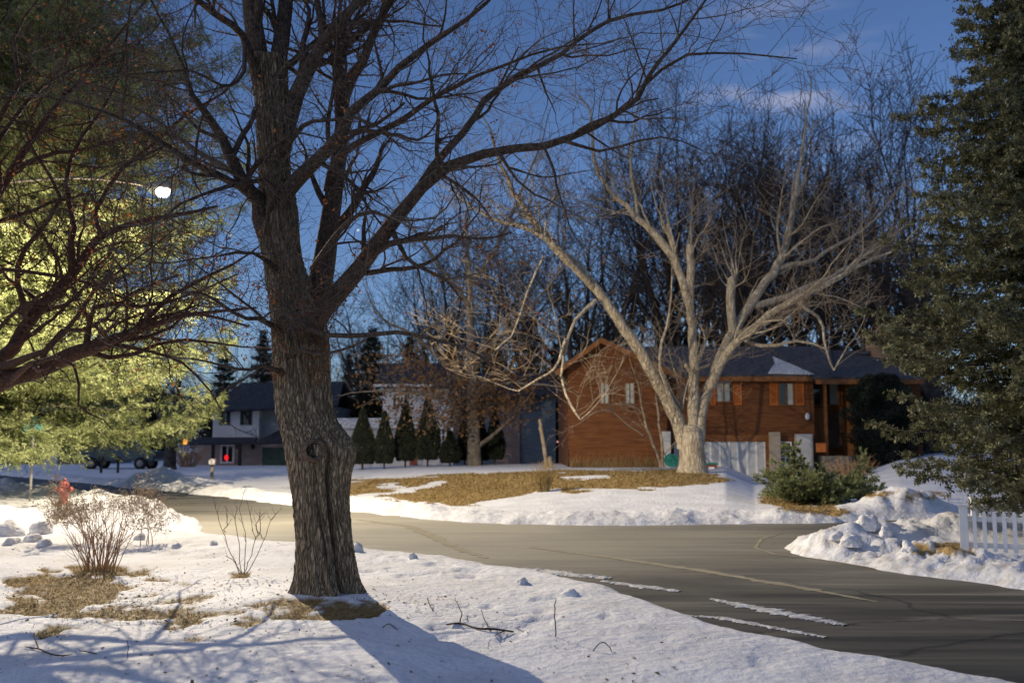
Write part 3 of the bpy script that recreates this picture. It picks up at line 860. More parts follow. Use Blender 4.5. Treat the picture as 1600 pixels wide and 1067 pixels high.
T_ = [
 [(470, 540, 10.1, 60), (492, 492, 10.05, 44), (512, 474, 10.0, 36), (535, 450, 9.95, 30), (565, 415, 9.9, 27), (600, 365, 9.8, 24), (655, 300, 9.6, 19), (710, 255, 9.4, 16), (780, 235, 9.2, 14), (840, 229, 9.0, 12.5), (900, 212, 8.9, 11), (945, 190, 8.8, 10), (990, 160, 8.7, 9), (1012, 120, 8.6, 7.5), (1035, 90, 8.6, 6.5), (1065, 55, 8.5, 5), (1100, 5, 8.4, 4)],
 [(990, 160, 8.7, 6), (1013, 125, 8.75, 6), (1065, 90, 8.8, 5), (1125, 82, 8.9, 4), (1190, 86, 9.0, 3), (1245, 92, 9.0, 2)],
 [(590, 380, 9.85, 18), (602, 358, 9.9, 17), (650, 300, 10.1, 15), (685, 250, 10.3, 14), (730, 200, 10.5, 12), (760, 155, 10.6, 11), (810, 120, 10.7, 10), (870, 88, 10.9, 8), (915, 55, 11, 7), (960, 30, 11, 6), (1040, 15, 11.1, 4.5), (1085, -5, 11.2, 4)],
 [(512, 300, 10.4, 16), (523, 252, 10.3, 13), (565, 220, 10.1, 11), (625, 190, 9.8, 10), (675, 155, 9.6, 8), (720, 130, 9.4, 7), (770, 108, 9.2, 5), (850, 80, 9.0, 4), (920, 70, 9.0, 2.5)],
 [(436, 330, 10.0, 30), (450, 298, 9.85, 26), (477, 270, 9.7, 24), (502, 245, 9.6, 21), (533, 208, 9.5, 18), (550, 174, 9.45, 16), (575, 155, 9.4, 14), (603, 129, 9.35, 12.5), (650, 82, 9.3, 10.5), (715, 40, 9.2, 8), (760, 2, 9.1, 6)],
 [(438, 235, 10.1, 34), (452, 185, 10.1, 27), (470, 135, 10.0, 25), (490, 93, 9.95, 22), (519, 48, 9.9, 18), (547, 17, 9.85, 14), (585, -15, 9.8, 11)],
 [(497, 85, 9.95, 14), (503, 45, 10.1, 12), (497, 10, 10.2, 10), (492, -25, 10.3, 8)],
 [(468, 540, 10.2, 58), (488, 480, 10.25, 46), (503, 430, 10.3, 38), (515, 350, 10.4, 31), (525, 280, 10.45, 27), (533, 215, 10.5, 23), (530, 150, 10.5, 18), (525, 100, 10.6, 15), (534, 50, 10.6, 12), (556, 0, 10.6, 9), (570, -40, 10.7, 8)],
 [(534, 190, 10.5, 20), (544, 135, 10.45, 18), (564, 104, 10.4, 16), (583, 53, 10.35, 14), (603, 14, 10.3, 12), (622, -15, 10.3, 10)],
 [(414, 150, 10.1, 34), (408, 110, 10.1, 32), (399, 60, 10.05, 31), (394, 10, 10.0, 28), (388, -50, 10, 28)],
 [(422, 150, 10.1, 34), (432, 105, 10.15, 30), (440, 55, 10.2, 27), (446, 5, 10.3, 24), (452, -45, 10.3, 21)],
 [(425, 380, 10.1, 40), (408, 340, 10.0, 30), (403, 313, 9.95, 26), (383, 288, 9.8, 22), (362, 244, 9.6, 19), (347, 215, 9.5, 16), (328, 187, 9.4, 13), (300, 150, 9.2, 9), (285, 100, 9.1, 6), (262, 50, 9, 4)],
 [(362, 246, 9.6, 11), (378, 215, 9.7, 10), (392, 190, 9.8, 8), (402, 165, 9.9, 7)],
 [(400, 312, 9.95, 14), (365, 284, 9.7, 13), (312, 260, 9.3, 11), (268, 234, 9.0, 9), (218, 203, 8.7, 8), (187, 184, 8.5, 6), (130, 165, 8.3, 4), (70, 150, 8.1, 3)],
 [(372, 275, 9.75, 10), (345, 258, 9.9, 9), (312, 237, 10.1, 8), (282, 218, 10.3, 7), (258, 200, 10.4, 6), (215, 170, 10.6, 4), (160, 150, 10.8, 3)],
 [(420, 330, 9.9, 12), (425, 290, 9.7, 10), (405, 282, 9.55, 8), (370, 287, 9.3, 8), (330, 300, 9.1, 6), (290, 312, 8.9, 4), (255, 340, 8.7, 3)],
 [(405, 130, 10, 20), (384, 62, 9.7, 13), (353, 34, 9.4, 12), (331, 19, 9.2, 11), (303, -4, 9.0, 9)],
 [(384, 62, 9.7, 9), (378, 120, 9.3, 7), (350, 135, 9.0, 5), (320, 120, 8.8, 4)],
 [(490, 420, 10.0, 14), (515, 380, 9.6, 10), (545, 345, 9.3, 8), (580, 330, 9.0, 6), (625, 345, 8.8, 4), (680, 340, 8.6, 3)],
 [(560, 425, 9.9, 12), (600, 385, 9.6, 8), (650, 375, 9.3, 7), (700, 368, 9.0, 6), (760, 372, 8.8, 4), (800, 365, 8.6, 3)],
 [(455, 500, 10.0, 16), (500, 520, 9.5, 9), (560, 525, 9.2, 8), (620, 520, 9.0, 7), (680, 530, 8.8, 6), (730, 545, 8.7, 4.5), (770, 570, 8.6, 3)],
 [(612, 360, 9.8, 10), (630, 400, 9.5, 7), (660, 420, 9.3, 6), (700, 440, 9.1, 5), (720, 470, 9.0, 3)],
 [(445, 585, 9.95, 13), (415, 572, 9.5, 6), (380, 580, 9.2, 5), (345, 570, 9.0, 4), (300, 560, 8.8, 2.5)],
 [(440, 520, 9.95, 14), (410, 500, 9.5, 8), (375, 495, 9.2, 6), (340, 470, 9.0, 5), (300, 455, 8.8, 3)],
 [(450, 560, 9.9, 12), (470, 545, 9.6, 6), (500, 555, 9.4, 5), (540, 545, 9.2, 4), (575, 530, 9.1, 3)],
 [(430, 420, 9.9, 12), (405, 400, 9.6, 6), (375, 395, 9.3, 5), (340, 400, 9.1, 3)],
 [(780, 236, 9.2, 8), (800, 270, 9.0, 5), (830, 300, 8.9, 4), (870, 320, 8.8, 2.5)],
 [(880, 220, 8.9, 7), (930, 235, 8.8, 5), (985, 225, 8.7, 4), (1040, 215, 8.6, 3), (1090, 230, 8.6, 2)],
 [(440, 240, 10, 10), (470, 200, 9.7, 8), (500, 190, 9.5, 6), (560, 185, 9.3, 5), (610, 210, 9.1, 3)],
]
for i, t in enumerate(T_):
    traced(GB, t, t0=0.22 if i in (0, 2, 5) else 0.15)
def sprouts(n, f, lv0=2):
    for _ in range(n):
        x, y = f()
        p = P(x, y, D0 - rr0.uniform(0.05, 0.33))
        d = Vector((rr0.gauss(0, 0.8), rr0.uniform(-1, 0.1), rr0.gauss(0.15, 0.55))).normalized()
        GB.branch(p, d, rr0.uniform(0.15, 0.55), rr0.uniform(0.003, 0.006), lv0)
rr0 = random.Random(19)
sprouts(110, lambda: (rr0.uniform(425, 515), rr0.gauss(515, 32)))
sprouts(60, lambda: (rr0.choice([rr0.uniform(400, 455), rr0.uniform(505, 545)]), rr0.uniform(60, 300)))
sprouts(40, lambda: (rr0.uniform(405, 470), rr0.uniform(290, 460)))
shift(Tk.build("limbs", M["limb"], big), big)
shift(Tn.build("twigs", M["twig"], big), big)
rr_ = random.Random(3)
cl = [p for p, d in GB.tips if (p.x < 0.2 and p.z > 2.2 and rr_.random() < 0.05) or (p.z < 3.6 and rr_.random() < 0.10)]
shift(leaf_mesh("dead_leaves", cl, 0.022, 4, M["deadleaf"], big, per=5, spread=0.035), big)
# small epicormic sprouts low on the bole with rusty leaves
cl2 = []
for _ in range(150):
    y = rr_.uniform(470, 600); x = rr_.choice([rr_.uniform(425, 445), rr_.uniform(470, 520), rr_.uniform(480, 515)])
    cl2.append(P(x, y, D0 - 0.3 - rr_.random() * 0.15))
shift(leaf_mesh("dead_leaves", cl2, 0.018, 6, M["deadleaf"], big, per=3, spread=0.04), big)
print("big tree", Tk.n, Tn.n)

# ------------------------------------------------------------------ reddish small tree at the left edge, close to the camera
LV2 = [dict(len=4, dens=0, ang=(30, 60), wig=0.1, up=0, seg=0.34, ratio=0.5),
       dict(len=1.7, dens=2.6, ang=(30, 75), wig=0.2, up=0.02, seg=0.2, ratio=0.42, t0=0.1, flat=0.9),
       dict(len=0.85, dens=4.0, ang=(30, 80), wig=0.24, up=0.01, seg=0.14, ratio=0.5, t0=0.15),
       dict(len=0.38, dens=4.6, ang=(30, 80), wig=0.25, up=0.0, seg=0.1, ratio=0.65, t0=0.2)]
RK = 2.32
Tk, Tn = Tubes(), Tubes()
rx_ = -4.1 * RK
red = thing("small_bare_tree", "reddish barked bare small tree reaching into the frame from the left edge", "tree", (rx_, 6.0 * RK, gz(rx_, 6.0 * RK)))
GR = Grower(LV2, 12, Tk, Tn, 0.012, rmin=0.0048, keep=lambda p: p.z > 2.0 and p.x / p.y < -0.262)
base = Vector((rx_, 6.0 * RK, -0.05))
GR.clear = (243, 300, 17)
def traced2(pts, **k): return traced(GR, [(a, b_, c * RK, d * 0.8) for a, b_, c, d in pts], **k)
trk = [(base, 0.3), (base + Vector((0.05, 0, 0.4)), 0.24), (base + Vector((0.1, 0.02, 1.1)), 0.22), (base + Vector((0.12, 0.0, 2.1)), 0.21)]
sp = spline(trk, 10)
TT = Tubes(); TT.add([a for a, b in sp], [b for a, b in sp], 14)
shift(TT.build("trunk", M["redbark"], red), red)
top = base + Vector((0.12, 0, 2.0))
tx, ty = project(np.array([top.x]), np.array([top.y]), np.array([top.z])); tx, ty = float(tx[0]), float(ty[0])
for t in [
 [(tx, ty, 6.0, 46), (-120, 655, 6.0, 42), (0, 597, 5.95, 36), (60, 578, 5.9, 33), (120, 550, 5.85, 30), (170, 535, 5.8, 24), (205, 520, 5.75, 17), (250, 505, 5.7, 13), (300, 490, 5.65, 9), (350, 485, 5.6, 6), (400, 480, 5.6, 4)],
 [(-100, 640, 6.0, 34), (-30, 585, 6.1, 30), (20, 545, 6.15, 27), (45, 500, 6.2, 25), (90, 455, 6.3, 22), (120, 420, 6.35, 19), (150, 375, 6.4, 15), (185, 358, 6.5, 13), (230, 343, 6.6, 11), (290, 334, 6.7, 8), (340, 322, 6.8, 5)],
 [(42, 500, 6.2, 16), (32, 455, 6.1, 12), (25, 420, 6.0, 11), (45, 380, 5.9, 10), (72, 350, 5.8, 9), (95, 300, 5.7, 8), (60, 250, 5.6, 6), (40, 200, 5.5, 5), (80, 130, 5.4, 4), (110, 80, 5.3, 3)],
 [(115, 425, 6.35, 14), (112, 385, 6.3, 12), (116, 350, 6.3, 11), (103, 290, 6.2, 9), (118, 230, 6.2, 8), (160, 170, 6.2, 7), (190, 110, 6.2, 5), (200, 40, 6.2, 4), (210, -20, 6.2, 3)],
 [(160, 370, 6.4, 10), (150, 330, 6.5, 9), (190, 265, 6.6, 9), (235, 230, 6.7, 8), (290, 180, 6.8, 7), (350, 145, 6.9, 5), (380, 100, 7.0, 3)],
 [(0, 575, 6, 22), (40, 560, 5.7, 14), (75, 545, 5.6, 11), (115, 500, 5.5, 9), (140, 465, 5.4, 8), (165, 440, 5.3, 6), (220, 400, 5.2, 4), (270, 360, 5.2, 3)],
 [(135, 540, 5.85, 14), (142, 500, 5.8, 10), (155, 475, 5.8, 9), (200, 478, 5.75, 8), (250, 475, 5.7, 6), (310, 455, 5.7, 4), (370, 430, 5.7, 3)],
 [(190, 530, 5.8, 12), (215, 510, 5.8, 9), (270, 490, 5.8, 8), (330, 495, 5.8, 6), (390, 510, 5.8, 4)],
 [(170, 538, 5.8, 12), (220, 545, 5.75, 7), (260, 555, 5.7, 6), (290, 570, 5.7, 5), (320, 600, 5.7, 4), (345, 640, 5.7, 2.5)],
 [(10, 600, 5.95, 16), (60, 560, 5.6, 9), (110, 565, 5.5, 6), (122, 600, 5.4, 5), (125, 640, 5.4, 4), (155, 650, 5.4, 3), (175, 670, 5.4, 2)],
 [(-140, 640, 6.0, 36), (-110, 520, 6.0, 30), (-60, 420, 6.0, 26), (-20, 330, 6.0, 22), (30, 250, 6.0, 16), (70, 190, 6.0, 12), (130, 120, 6.0, 9), (180, 60, 6.0, 6), (230, 0, 6, 4)],
 [(-40, 370, 6.0, 18), (0, 290, 5.8, 14), (-10, 200, 5.7, 11), (30, 130, 5.6, 9), (20, 60, 5.6, 7), (60, 0, 5.6, 5)],
 [(20, 265, 6.0, 12), (80, 240, 5.9, 9), (130, 235, 5.8, 7), (190, 215, 5.7, 5), (240, 200, 5.6, 3)],
 [(-10, 230, 5.7, 10), (50, 150, 5.9, 8), (110, 110, 6.0, 6), (170, 90, 6.1, 4)],
 [(-80, 470, 6.0, 20), (0, 424, 5.8, 9), (60, 428, 5.8, 8), (110, 436, 5.8, 7), (160, 450, 5.8, 5), (220, 480, 5.8, 3)],
 [(130, 548, 5.85, 14), (190, 560, 5.9, 9), (240, 540, 6.0, 8), (300, 530, 6.05, 6), (360, 540, 6.1, 4), (420, 545, 6.1, 2.5)],
 [(205, 520, 5.75, 12), (260, 470, 5.9, 9), (310, 440, 6.0, 7), (370, 410, 6.05, 5), (410, 380, 6.1, 3)],
 [(60, 578, 5.9, 14), (90, 520, 6.1, 9), (150, 510, 6.2, 8), (210, 455, 6.25, 6), (280, 430, 6.3, 4)],
 [(0, 597, 5.95, 14), (-20, 540, 5.7, 9), (30, 480, 5.6, 8), (80, 470, 5.6, 6), (130, 430, 5.6, 4)],
]: traced2(t, t0=0.12)
shift(Tk.build("limbs", M["redbark"], red), red)
shift(Tn.build("twigs", M["redbark"], red), red)
cl = [p for p, d in GR.tips if rr_.random() < 0.05 or rr_.random() < 0.05]
shift(leaf_mesh("dead_leaves", cl, 0.03, 14, M["deadleaf"], red, per=4, spread=0.08), red)
print("red tree", Tk.n, Tn.n)

# ------------------------------------------------------------------ pale maple across the street
WD = 34.0
wb = P(1083, 737, WD)
wht = thing("pale_maple_tree", "pale barked bare maple with three spreading stems in front of the brown house", "tree", (wb.x, WD, gz(wb.x, WD)))
LV3 = [dict(len=6, dens=0, ang=(30, 60), wig=0.1, up=0, seg=0.5, ratio=0.5),
       dict(len=2.5, dens=1.5, ang=(30, 65), wig=0.16, up=0.05, seg=0.35, ratio=0.36, t0=0.2),
       dict(len=1.3, dens=2.3, ang=(30, 75), wig=0.2, up=0.04, seg=0.25, ratio=0.42),
       dict(len=0.65, dens=3.6, ang=(30, 75), wig=0.2, up=0.04, seg=0.2, ratio=0.6)]
Tk, Tn, Tt = Tubes(), Tubes(), Tubes()
GW = Grower(LV3, 23, Tk, Tn, 0.02, rmin=0.007)
GW.lift = True
bole = [(P(1082, 748, WD), 0.66), (P(1082, 738, WD), 0.55), (P(1082, 725, WD), 0.47), (P(1081, 705, WD), 0.425), (P(1080, 688, WD), 0.43), (P(1078, 672, WD), 0.38), (P(1078, 664, WD), 0.22)]
sp = spline(bole, 16)
Tt.add([a for a, b in sp], [b for a, b in sp], 28, True)
for pts in [
 [(1070, 700, 34, 36), (1063, 668, 34, 33), (1045, 630, 33.9, 31), (1023, 590, 33.7, 29), (1000, 548, 33.5, 27), (970, 505, 33.2, 25), (938, 460, 33, 23), (908, 424, 32.8, 24), (872, 392, 32.5, 20)],
 [(1082, 700, 34, 36), (1083, 660, 34, 29), (1084, 605, 34, 25), (1084, 550, 34, 22), (1080, 505, 34, 20), (1075, 470, 34, 18), (1066, 437, 34, 16)],
 [(1090, 695, 34, 30), (1095, 640, 34.1, 27), (1106, 610, 34.2, 26), (1122, 568, 34.3, 25), (1142, 524, 34.5, 22), (1164, 490, 34.7, 20), (1190, 448, 35, 17)],
]:
    sp = spline([(P(a, b, Y), px2r(w * 0.68, Y)) for a, b, Y, w in pts], 24)
    Tt.add([a + Vector((rr_.gauss(0, .02), rr_.gauss(0, .02), 0)) for a, b in sp], [b * rr_.uniform(0.96, 1.05) for a, b in sp], 16)
shift(Tt.build("trunk", M["palebark"], wht), wht)
for pts in [
 [(908, 424, 32.8, 20), (872, 392, 32.5, 17), (841, 357, 32.2, 16), (818, 322, 32, 13), (800, 295, 32, 10), (780, 250, 32, 7), (765, 200, 32, 4)],
 [(926, 448, 32.9, 16), (900, 420, 32.4, 14), (868, 385, 32.0, 13), (835, 362, 31.7, 11), (800, 350, 31.5, 8), (760, 340, 31.2, 5)],
 [(1075, 470, 34, 18), (1066, 437, 34, 16), (1048, 397, 34.2, 17), (1017, 361, 34.4, 15), (985, 330, 34.6, 12), (949, 294, 34.8, 10), (930, 250, 35, 8), (925, 190, 35, 5)],
 [(1000, 345, 34.5, 9), (990, 300, 34.5, 8), (985, 250, 34.5, 6), (990, 190, 34.5, 4)],
 [(1164, 490, 34.7, 20), (1192, 446, 35, 17), (1210, 420, 35.2, 17), (1228, 384, 35.4, 14), (1237, 334, 35.6, 12), (1246, 289, 35.8, 9), (1255, 230, 36, 6), (1262, 180, 36, 4)],
 [(1110, 605, 34, 18), (1133, 555, 33.8, 17), (1156, 532, 33.6, 16), (1192, 500, 33.3, 15), (1237, 469, 33, 13), (1300, 440, 32.7, 11), (1360, 405, 32.4, 7), (1410, 385, 32.2, 4)],
 [(1178, 478, 34.8, 14), (1232, 462, 35.2, 12), (1280, 440, 35.6, 10), (1330, 415, 36, 7), (1385, 370, 36.4, 4)],
 [(1210, 420, 35.2, 11), (1250, 412, 35.4, 9), (1300, 390, 35.6, 7), (1360, 350, 35.8, 5), (1400, 300, 36, 3)],
 [(931, 470, 32.8, 10), (900, 495, 32.3, 7), (884, 545, 32, 6), (878, 600, 31.9, 5), (895, 640, 31.8, 5), (906, 656, 31.8, 3)],
 [(884, 530, 32, 7), (870, 570, 31.6, 5), (845, 590, 31.4, 4), (810, 610, 31.2, 3)],
 [(850, 400, 32.2, 5), (820, 470, 31.8, 4), (800, 520, 31.5, 3.5), (775, 548, 31.3, 2.5)],
 [(1152, 512, 34.5, 10), (1168, 535, 34, 8), (1200, 542, 33.6, 7), (1250, 530, 33.2, 5), (1290, 545, 33, 3)],
 [(1245, 470, 33, 8), (1280, 500, 32.6, 6), (1290, 540, 32.4, 5), (1305, 580, 32.3, 3)],
 [(1060, 650, 33.8, 14), (1040, 600, 33.4, 8), (1030, 560, 33.2, 6), (1042, 510, 33, 5), (1050, 460, 33, 3)],
 [(1062, 640, 34.2, 12), (1075, 600, 34.6, 8), (1088, 575, 34.8, 6)],
]: traced(GW, [(q[0], q[1], q[2], q[3] * 0.8) for q in pts], jit=0.03)
# sawn stubs
for pts in [[(1077, 475, 34, 20), (1079, 420, 34, 17), (1078, 381, 34, 16)], [(1054, 402, 34.2, 10), (1047, 372, 34.2, 9), (1041, 349, 34.2, 9)], [(1146, 520, 34.5, 20), (1142, 478, 34.5, 19), (1143, 440, 34.5, 19), (1150, 436, 34.4, 18)], [(1078, 580, 33.6, 9), (1072, 570, 33.3, 9)]]:
    traced(GW, [(q[0], q[1], q[2], q[3] * 0.75) for q in pts], sub=False, cap=True, jit=0.01)
# water sprouts by the stubs
for x, y, Y in ((1078, 400, 34), (1143, 455, 34.5), (1150, 440, 34.5), (1041, 365, 34.2), (1083, 640, 34), (1066, 640, 34)):
    for _ in range(4):
        GW.branch(P(x, y, Y), Vector((rr_.gauss(0, .4), rr_.gauss(0, .4), 1)).normalized(), rr_.uniform(1.2, 2.6), 0.03, 1)
shift(Tk.build("limbs", M["palebark"], wht), wht)
shift(Tn.build("twigs", M["paletwig"], wht), wht)
print("pale tree", Tk.n, Tn.n)

# ------------------------------------------------------------------ bare trees behind the houses
def vase_tree(seed, H, spread, name, label, up=0.06, nlimb=6):
    r = random.Random(seed)
    root = thing(name, label, "tree", (0, 0, 0), 0, "bare trees behind the houses")
    lv = [dict(len=H, dens=0, ang=(20, 40), wig=0.07, up=up * 0.5, seg=H / 14, ratio=0.5),
          dict(len=H * 0.26, dens=18 / H, ang=(22, 52), wig=0.11, up=up * 0.6, seg=H * 0.04, ratio=0.45, t0=0.15, bias=0.9),
          dict(len=H * 0.13, dens=26 / H, ang=(22, 55), wig=0.14, up=up * 0.6, seg=H * 0.03, ratio=0.5),
          dict(len=H * 0.07, dens=48 / H, ang=(22, 60), wig=0.16, up=up * 0.6, seg=H * 0.02, ratio=0.6)]
    Tt, Tk, Tn = Tubes(), Tubes(), Tubes()
    g = Grower(lv, seed, Tk, Tn, H * 0.0016, rmin=H * 0.0008)
    R = H * 0.018
    h0 = H * r.uniform(0.16, 0.26)
    pts = [Vector((0, 0, -0.5)), Vector((0, 0, 0)), Vector((r.gauss(0, .1), r.gauss(0, .1), h0 * 0.5)), Vector((r.gauss(0, .2), r.gauss(0, .2), h0))]
    sp = spline([(pts[0], R * 1.7), (pts[1], R * 1.35), (pts[2], R * 1.02), (pts[3], R)], 10)
    Tt.add([a for a, b in sp], [b for a, b in sp], 12)
    for i in range(nlimb):
        az = 2 * math.pi * (i + r.uniform(-.3, .3)) / nlimb
        tilt = r.uniform(0.15, 1.0) * spread
        d = Vector((math.cos(az) * math.sin(tilt), math.sin(az) * math.sin(tilt), math.cos(tilt)))
        g.branch(pts[3] - Vector((0, 0, r.uniform(0.0, h0 * 0.4))), d, H * r.uniform(0.48, 0.72), R * r.uniform(0.55, 0.8), 0, 0.2)
    Tt.build("trunk", M["darkbark"], root)
    Tk.build("limbs", M["darkbark"], root)
    Tn.build("twigs", M["darktwig"], root)
    print("vase", Tk.n, Tn.n)
    return root
V1 = vase_tree(101, 20.0, 0.85, "bare_tree", "tall dark bare tree with wide fan of limbs straight behind the brown house roof")
V2 = vase_tree(202, 20.0, 0.66, "bare_tree", "tall dark bare tree with steep narrow limbs behind the pale maple", up=0.07, nlimb=7)
V3 = vase_tree(303, 20.0, 0.95, "bare_tree", "dark bare tree with broad low crown behind the brick chimney", up=0.05)
def at(px, Y): return ((px - 800) / F * Y, Y, gz((px - 800) / F * Y, Y) - 0.1)
V1.location = at(1215, 62); V1.scale = (1.02,) * 3
V2.location = at(1055, 66); V2.scale = (1.08,) * 3
V3.location = at(1330, 60); V3.scale = (0.98,) * 3
gp = "bare trees behind the houses"
for src, px, Y, rz, s, lb in [
 (V1, 905, 64, 1.3, 1.0, "tall dark bare tree rising at the left end of the brown house gable"),
 (V2, 1140, 70, 2.1, 1.1, "dark bare tree with upright limbs right of the pale maple, farther back"),
 (V3, 980, 72, 3.0, 1.05, "far bare tree between the gable peak and the pale maple"),
 (V1, 1270, 74, 4.0, 1.2, "largest far bare tree behind the middle of the brown house roof"),
 (V2, 1375, 70, 0.7, 1.12, "dark bare tree just right of the brick chimney"),
 (V1, 1455, 52, 5.0, 0.98, "thin bare tree showing above the house beside the big spruce"),
 (V3, 835, 76, 0.4, 0.95, "far bare tree above the blue house corner"),
 (V2, 700, 80, 1.0, 0.86, "far bare tree above the grey white house roof"),
 (V3, 600, 84, 2.0, 0.78, "far bare tree above the left end of the grey white house"),
 (V2, 1180, 58, 3.6, 0.9, "nearer dark bare tree close behind the valley of the brown roof"),
 (V1, 760, 70, 2.6, 0.82, "bare tree behind the brown leaved oak"),
 (V2, 420, 96, 4.4, 0.5, "low far bare tree above the pink brick house roof"),
 (V3, 340, 100, 5.1, 0.52, "low far bare tree between the pine and the big trunk"),
 (V1, 520, 95, 0.2, 0.6, "low far bare tree just right of the big trunk"),
 (V3, 1420, 80, 1.9, 1.1, "farthest bare tree behind the spruce edge"),
]: dup(src, at(px, Y), rz, s, lb, gp)

# medium grey tree in front of the blue house (lit twigs, left of the pale maple)
mid = thing("bare_tree", "grey bare street tree with slender limbs between the big trunk and the pale maple", "tree", (0, 0, 0))
Tt, Tk, Tn = Tubes(), Tubes(), Tubes()
lv = [dict(len=6, dens=0, ang=(30, 60), wig=0.1, up=0.0, seg=0.7, ratio=0.5),
      dict(len=3.2, dens=0.9, ang=(30, 65), wig=0.14, up=0.04, seg=0.45, ratio=0.45, t0=0.15),
      dict(len=1.7, dens=1.4, ang=(30, 70), wig=0.18, up=0.02, seg=0.3, ratio=0.5),
      dict(len=0.8, dens=2.2, ang=(30, 75), wig=0.2, up=0.0, seg=0.2, ratio=0.6)]
GM = Grower(lv, 77, Tk, Tn, 0.02, rmin=0.009)
sd = 46.5
b0 = P(741, 738, sd)
mid.location = (b0.x, sd, gz(b0.x, sd))
oak = mid
oak.name = "oak_tree"
oak["label"] = "oak with a straight trunk still holding clusters of brown leaves before the blue house"
sp = spline([(P(741, 745, sd), px2r(34, sd)), (P(741, 738, sd), px2r(28, sd)), (P(741, 715, sd), px2r(22, sd)), (P(740, 670, sd), px2r(20, sd)), (P(738, 600, sd), px2r(18, sd)), (P(735, 520, sd), px2r(14, sd)), (P(732, 430, sd), px2r(9, sd)), (P(728, 350, sd), px2r(5, sd))], 26)
pp = [a for a, b in sp]; rr = [b for a, b in sp]
Tt.add(pp, rr, 14)
GM.children(pp, rr, 12.0, 0, 0.3)
for pts in [[(738, 600, sd, 9), (690, 560, 45, 7), (640, 520, 44, 5), (600, 500, 43, 3)], [(736, 560, sd, 9), (790, 520, 45, 7), (830, 480, 44, 5), (860, 440, 43, 3)], [(738, 640, sd, 7), (680, 620, 45, 5), (620, 610, 44.5, 3)], [(738, 620, sd, 7), (790, 600, 45, 5), (850, 600, 44, 3)], [(734, 480, sd, 8), (690, 420, 46, 6), (640, 350, 45, 4), (610, 290, 45, 2.5)], [(733, 450, sd, 8), (780, 380, 46, 6), (815, 300, 45, 4)]]:
    traced(GM, pts, jit=0.03)
shift(Tt.build("trunk", M["greybark"], oak), oak)
shift(Tk.build("limbs", M["greybark"], oak), oak)
shift(Tn.build("twigs", M["greybark"], oak), oak)
cl = [p for p, d in GM.tips if p.z < 6.3 or (p.z < 7.5 and rr_.random() < 0.3)]
ex = []
for _ in range(1700):
    px_ = rr_.gauss(728, 72); py_ = rr_.gauss(612, 38)
    if abs(px_ - 735) < 150 and 530 < py_ < 678 and mnoise.noise(Vector((px_ / 22, py_ / 22, 0))) > -0.12: ex.append(P(px_, py_, sd + rr_.uniform(-2.5, 2.0)))
shift(leaf_mesh("brown_leaves", cl + ex, 0.10, 31, M["oakleaf"], oak, per=4, spread=0.2), oak)
print("oak", Tn.n, len(cl))
